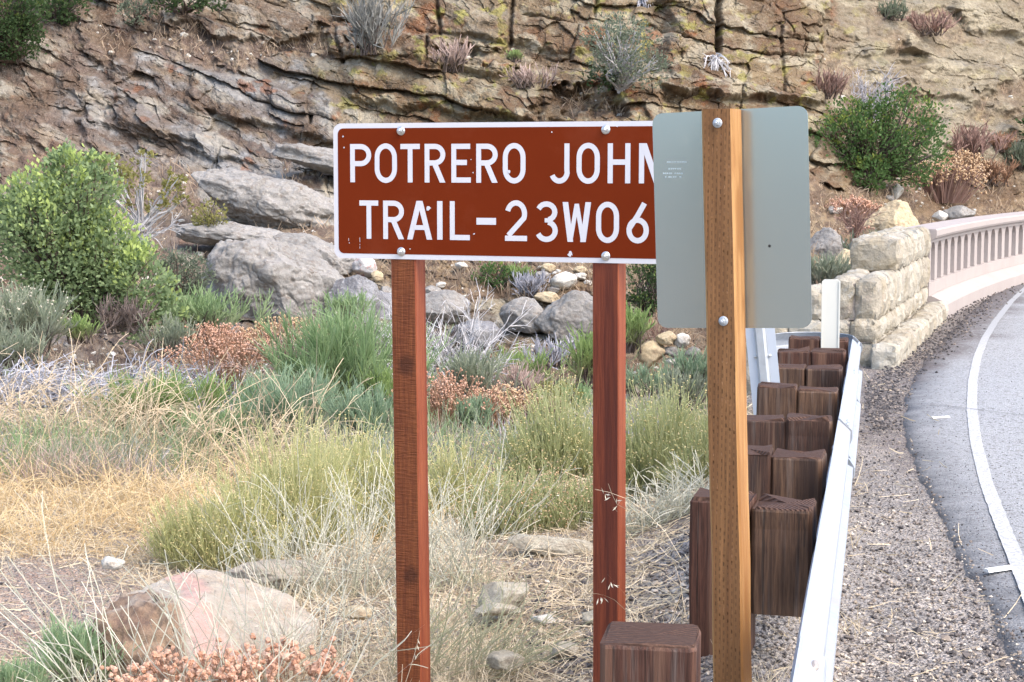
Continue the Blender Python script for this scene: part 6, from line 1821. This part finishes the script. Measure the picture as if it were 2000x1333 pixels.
X, Y, Z, px, py, onroad = X[sel], Y[sel], Z[sel], px[sel], py[sel], onroad[sel]; n = len(X)
Z = np.where(onroad > 0, .030, Z)
R = .0038 + .008 * rg.random(n) ** 3 * (onroad < .1) + .012 * (rg.random(n) < .006) * (onroad < 0); R = R * (1 + .5 * blob(px, py, 1150, 1210, 230, 130))
V, F = blobs(np.stack([X, Y, Z + R * .2], 1), R, rg, squash=.7)
dk = ss(9, 14, Y) * .25 + .3 * blob(px, py, 1350, 1085, 85, 50) + .35 * (onroad > .05)
rn = np.clip(rg.random(n) ** 1.2 - dk, 0, 1)
tag(obj("gravel", V, F, M_GRAV, None, attrs={"rnd": np.repeat(rn, 6)}), kind="stuff")
# dark debris strewn on the road by the wall
N = 16000; qx_ = rg.uniform(1690, 2000, N); qy_ = rg.uniform(520, 840, N)
P = np.stack([on_z(a_, b_, .03) for a_, b_ in zip(qx_, qy_)])
lim = np.interp(qy_, [520, 560, 620, 680, 720, 760, 840], [2030, 1985, 1925, 1860, 1805, 1770, 1740])
ok = (rg.random(N) < ss(30, -40, qx_ - lim + 25 * fbm(P[:, 0] * 2, P[:, 1], 3, 7)) * .55) & (((P - WA) @ wn_) < -.12) 
P = P[ok]; n = len(P); R = rg.uniform(.006, .013, n) * (1 + P[:, 1] / 40)
V, F = blobs(P, R, rg, squash=.6)
tag(obj("road_debris", V, F, M_GRAV, None, attrs={"rnd": np.repeat(np.clip(rg.random(n) ** 2.2 * .7, 0, 1), 6)}), kind="stuff")
# dead grass and scrub on the benches of the rock wall
N = 60000
a_ = rg.uniform(-150, 2150, N); b_ = rg.uniform(-30, 760, N)
Dd, cc_, so_ = cliff_fields(a_[None], b_[None])
Pc = (at(a_[None], b_[None], cliff_y(a_[None], b_[None])) + Dd[..., None] * out_dir)[0]
nz = fbm(a_ / 60, b_ / 40, 3, 601)
sel = rg.random(N) < ss(.45, .9, so_[0]) * np.clip(.45 + 1.1 * nz, .04, 1)
Pc = Pc[sel]; n = len(Pc)
d = np.stack([rg.normal(size=n) * .45, -np.abs(rg.normal(size=n)) * .35, np.ones(n)], 1)
P = stems(Pc, d, rg.uniform(.08, .26, n), 3, .5, .12, rg)
V, F, r_, tt = ribbons(P, 1.9 / FOC * Pc[:, 1], .9 / FOC * Pc[:, 1], rg)
tag(obj("bench_grass", V, F, MP("bench_straw", (.36, .27, .19), (.52, .41, .29), base=(.27, .19, .145), transl=.25), None, attrs={"rnd": r_, "t": tt}), kind="stuff")
# loose stones over the talus
N = 5000
a_ = rg.uniform(-100, 2100, N); b_ = rg.uniform(0, 740, N)
Dd, cc_, so_ = cliff_fields(a_[None], b_[None])
Pc = (at(a_[None], b_[None], cliff_y(a_[None], b_[None])) + Dd[..., None] * out_dir)[0]
sel = rg.random(N) < ss(.4, .9, so_[0]) * .4
Pc = Pc[sel]; n = len(Pc)
V, F = blobs(Pc, rg.uniform(.015, .03, n) * (1 + 2.2 * rg.random(n) ** 5), rg, 1, .75)
tag(obj("scree", V, F, R_PALE, None, smooth=False), kind="stuff")
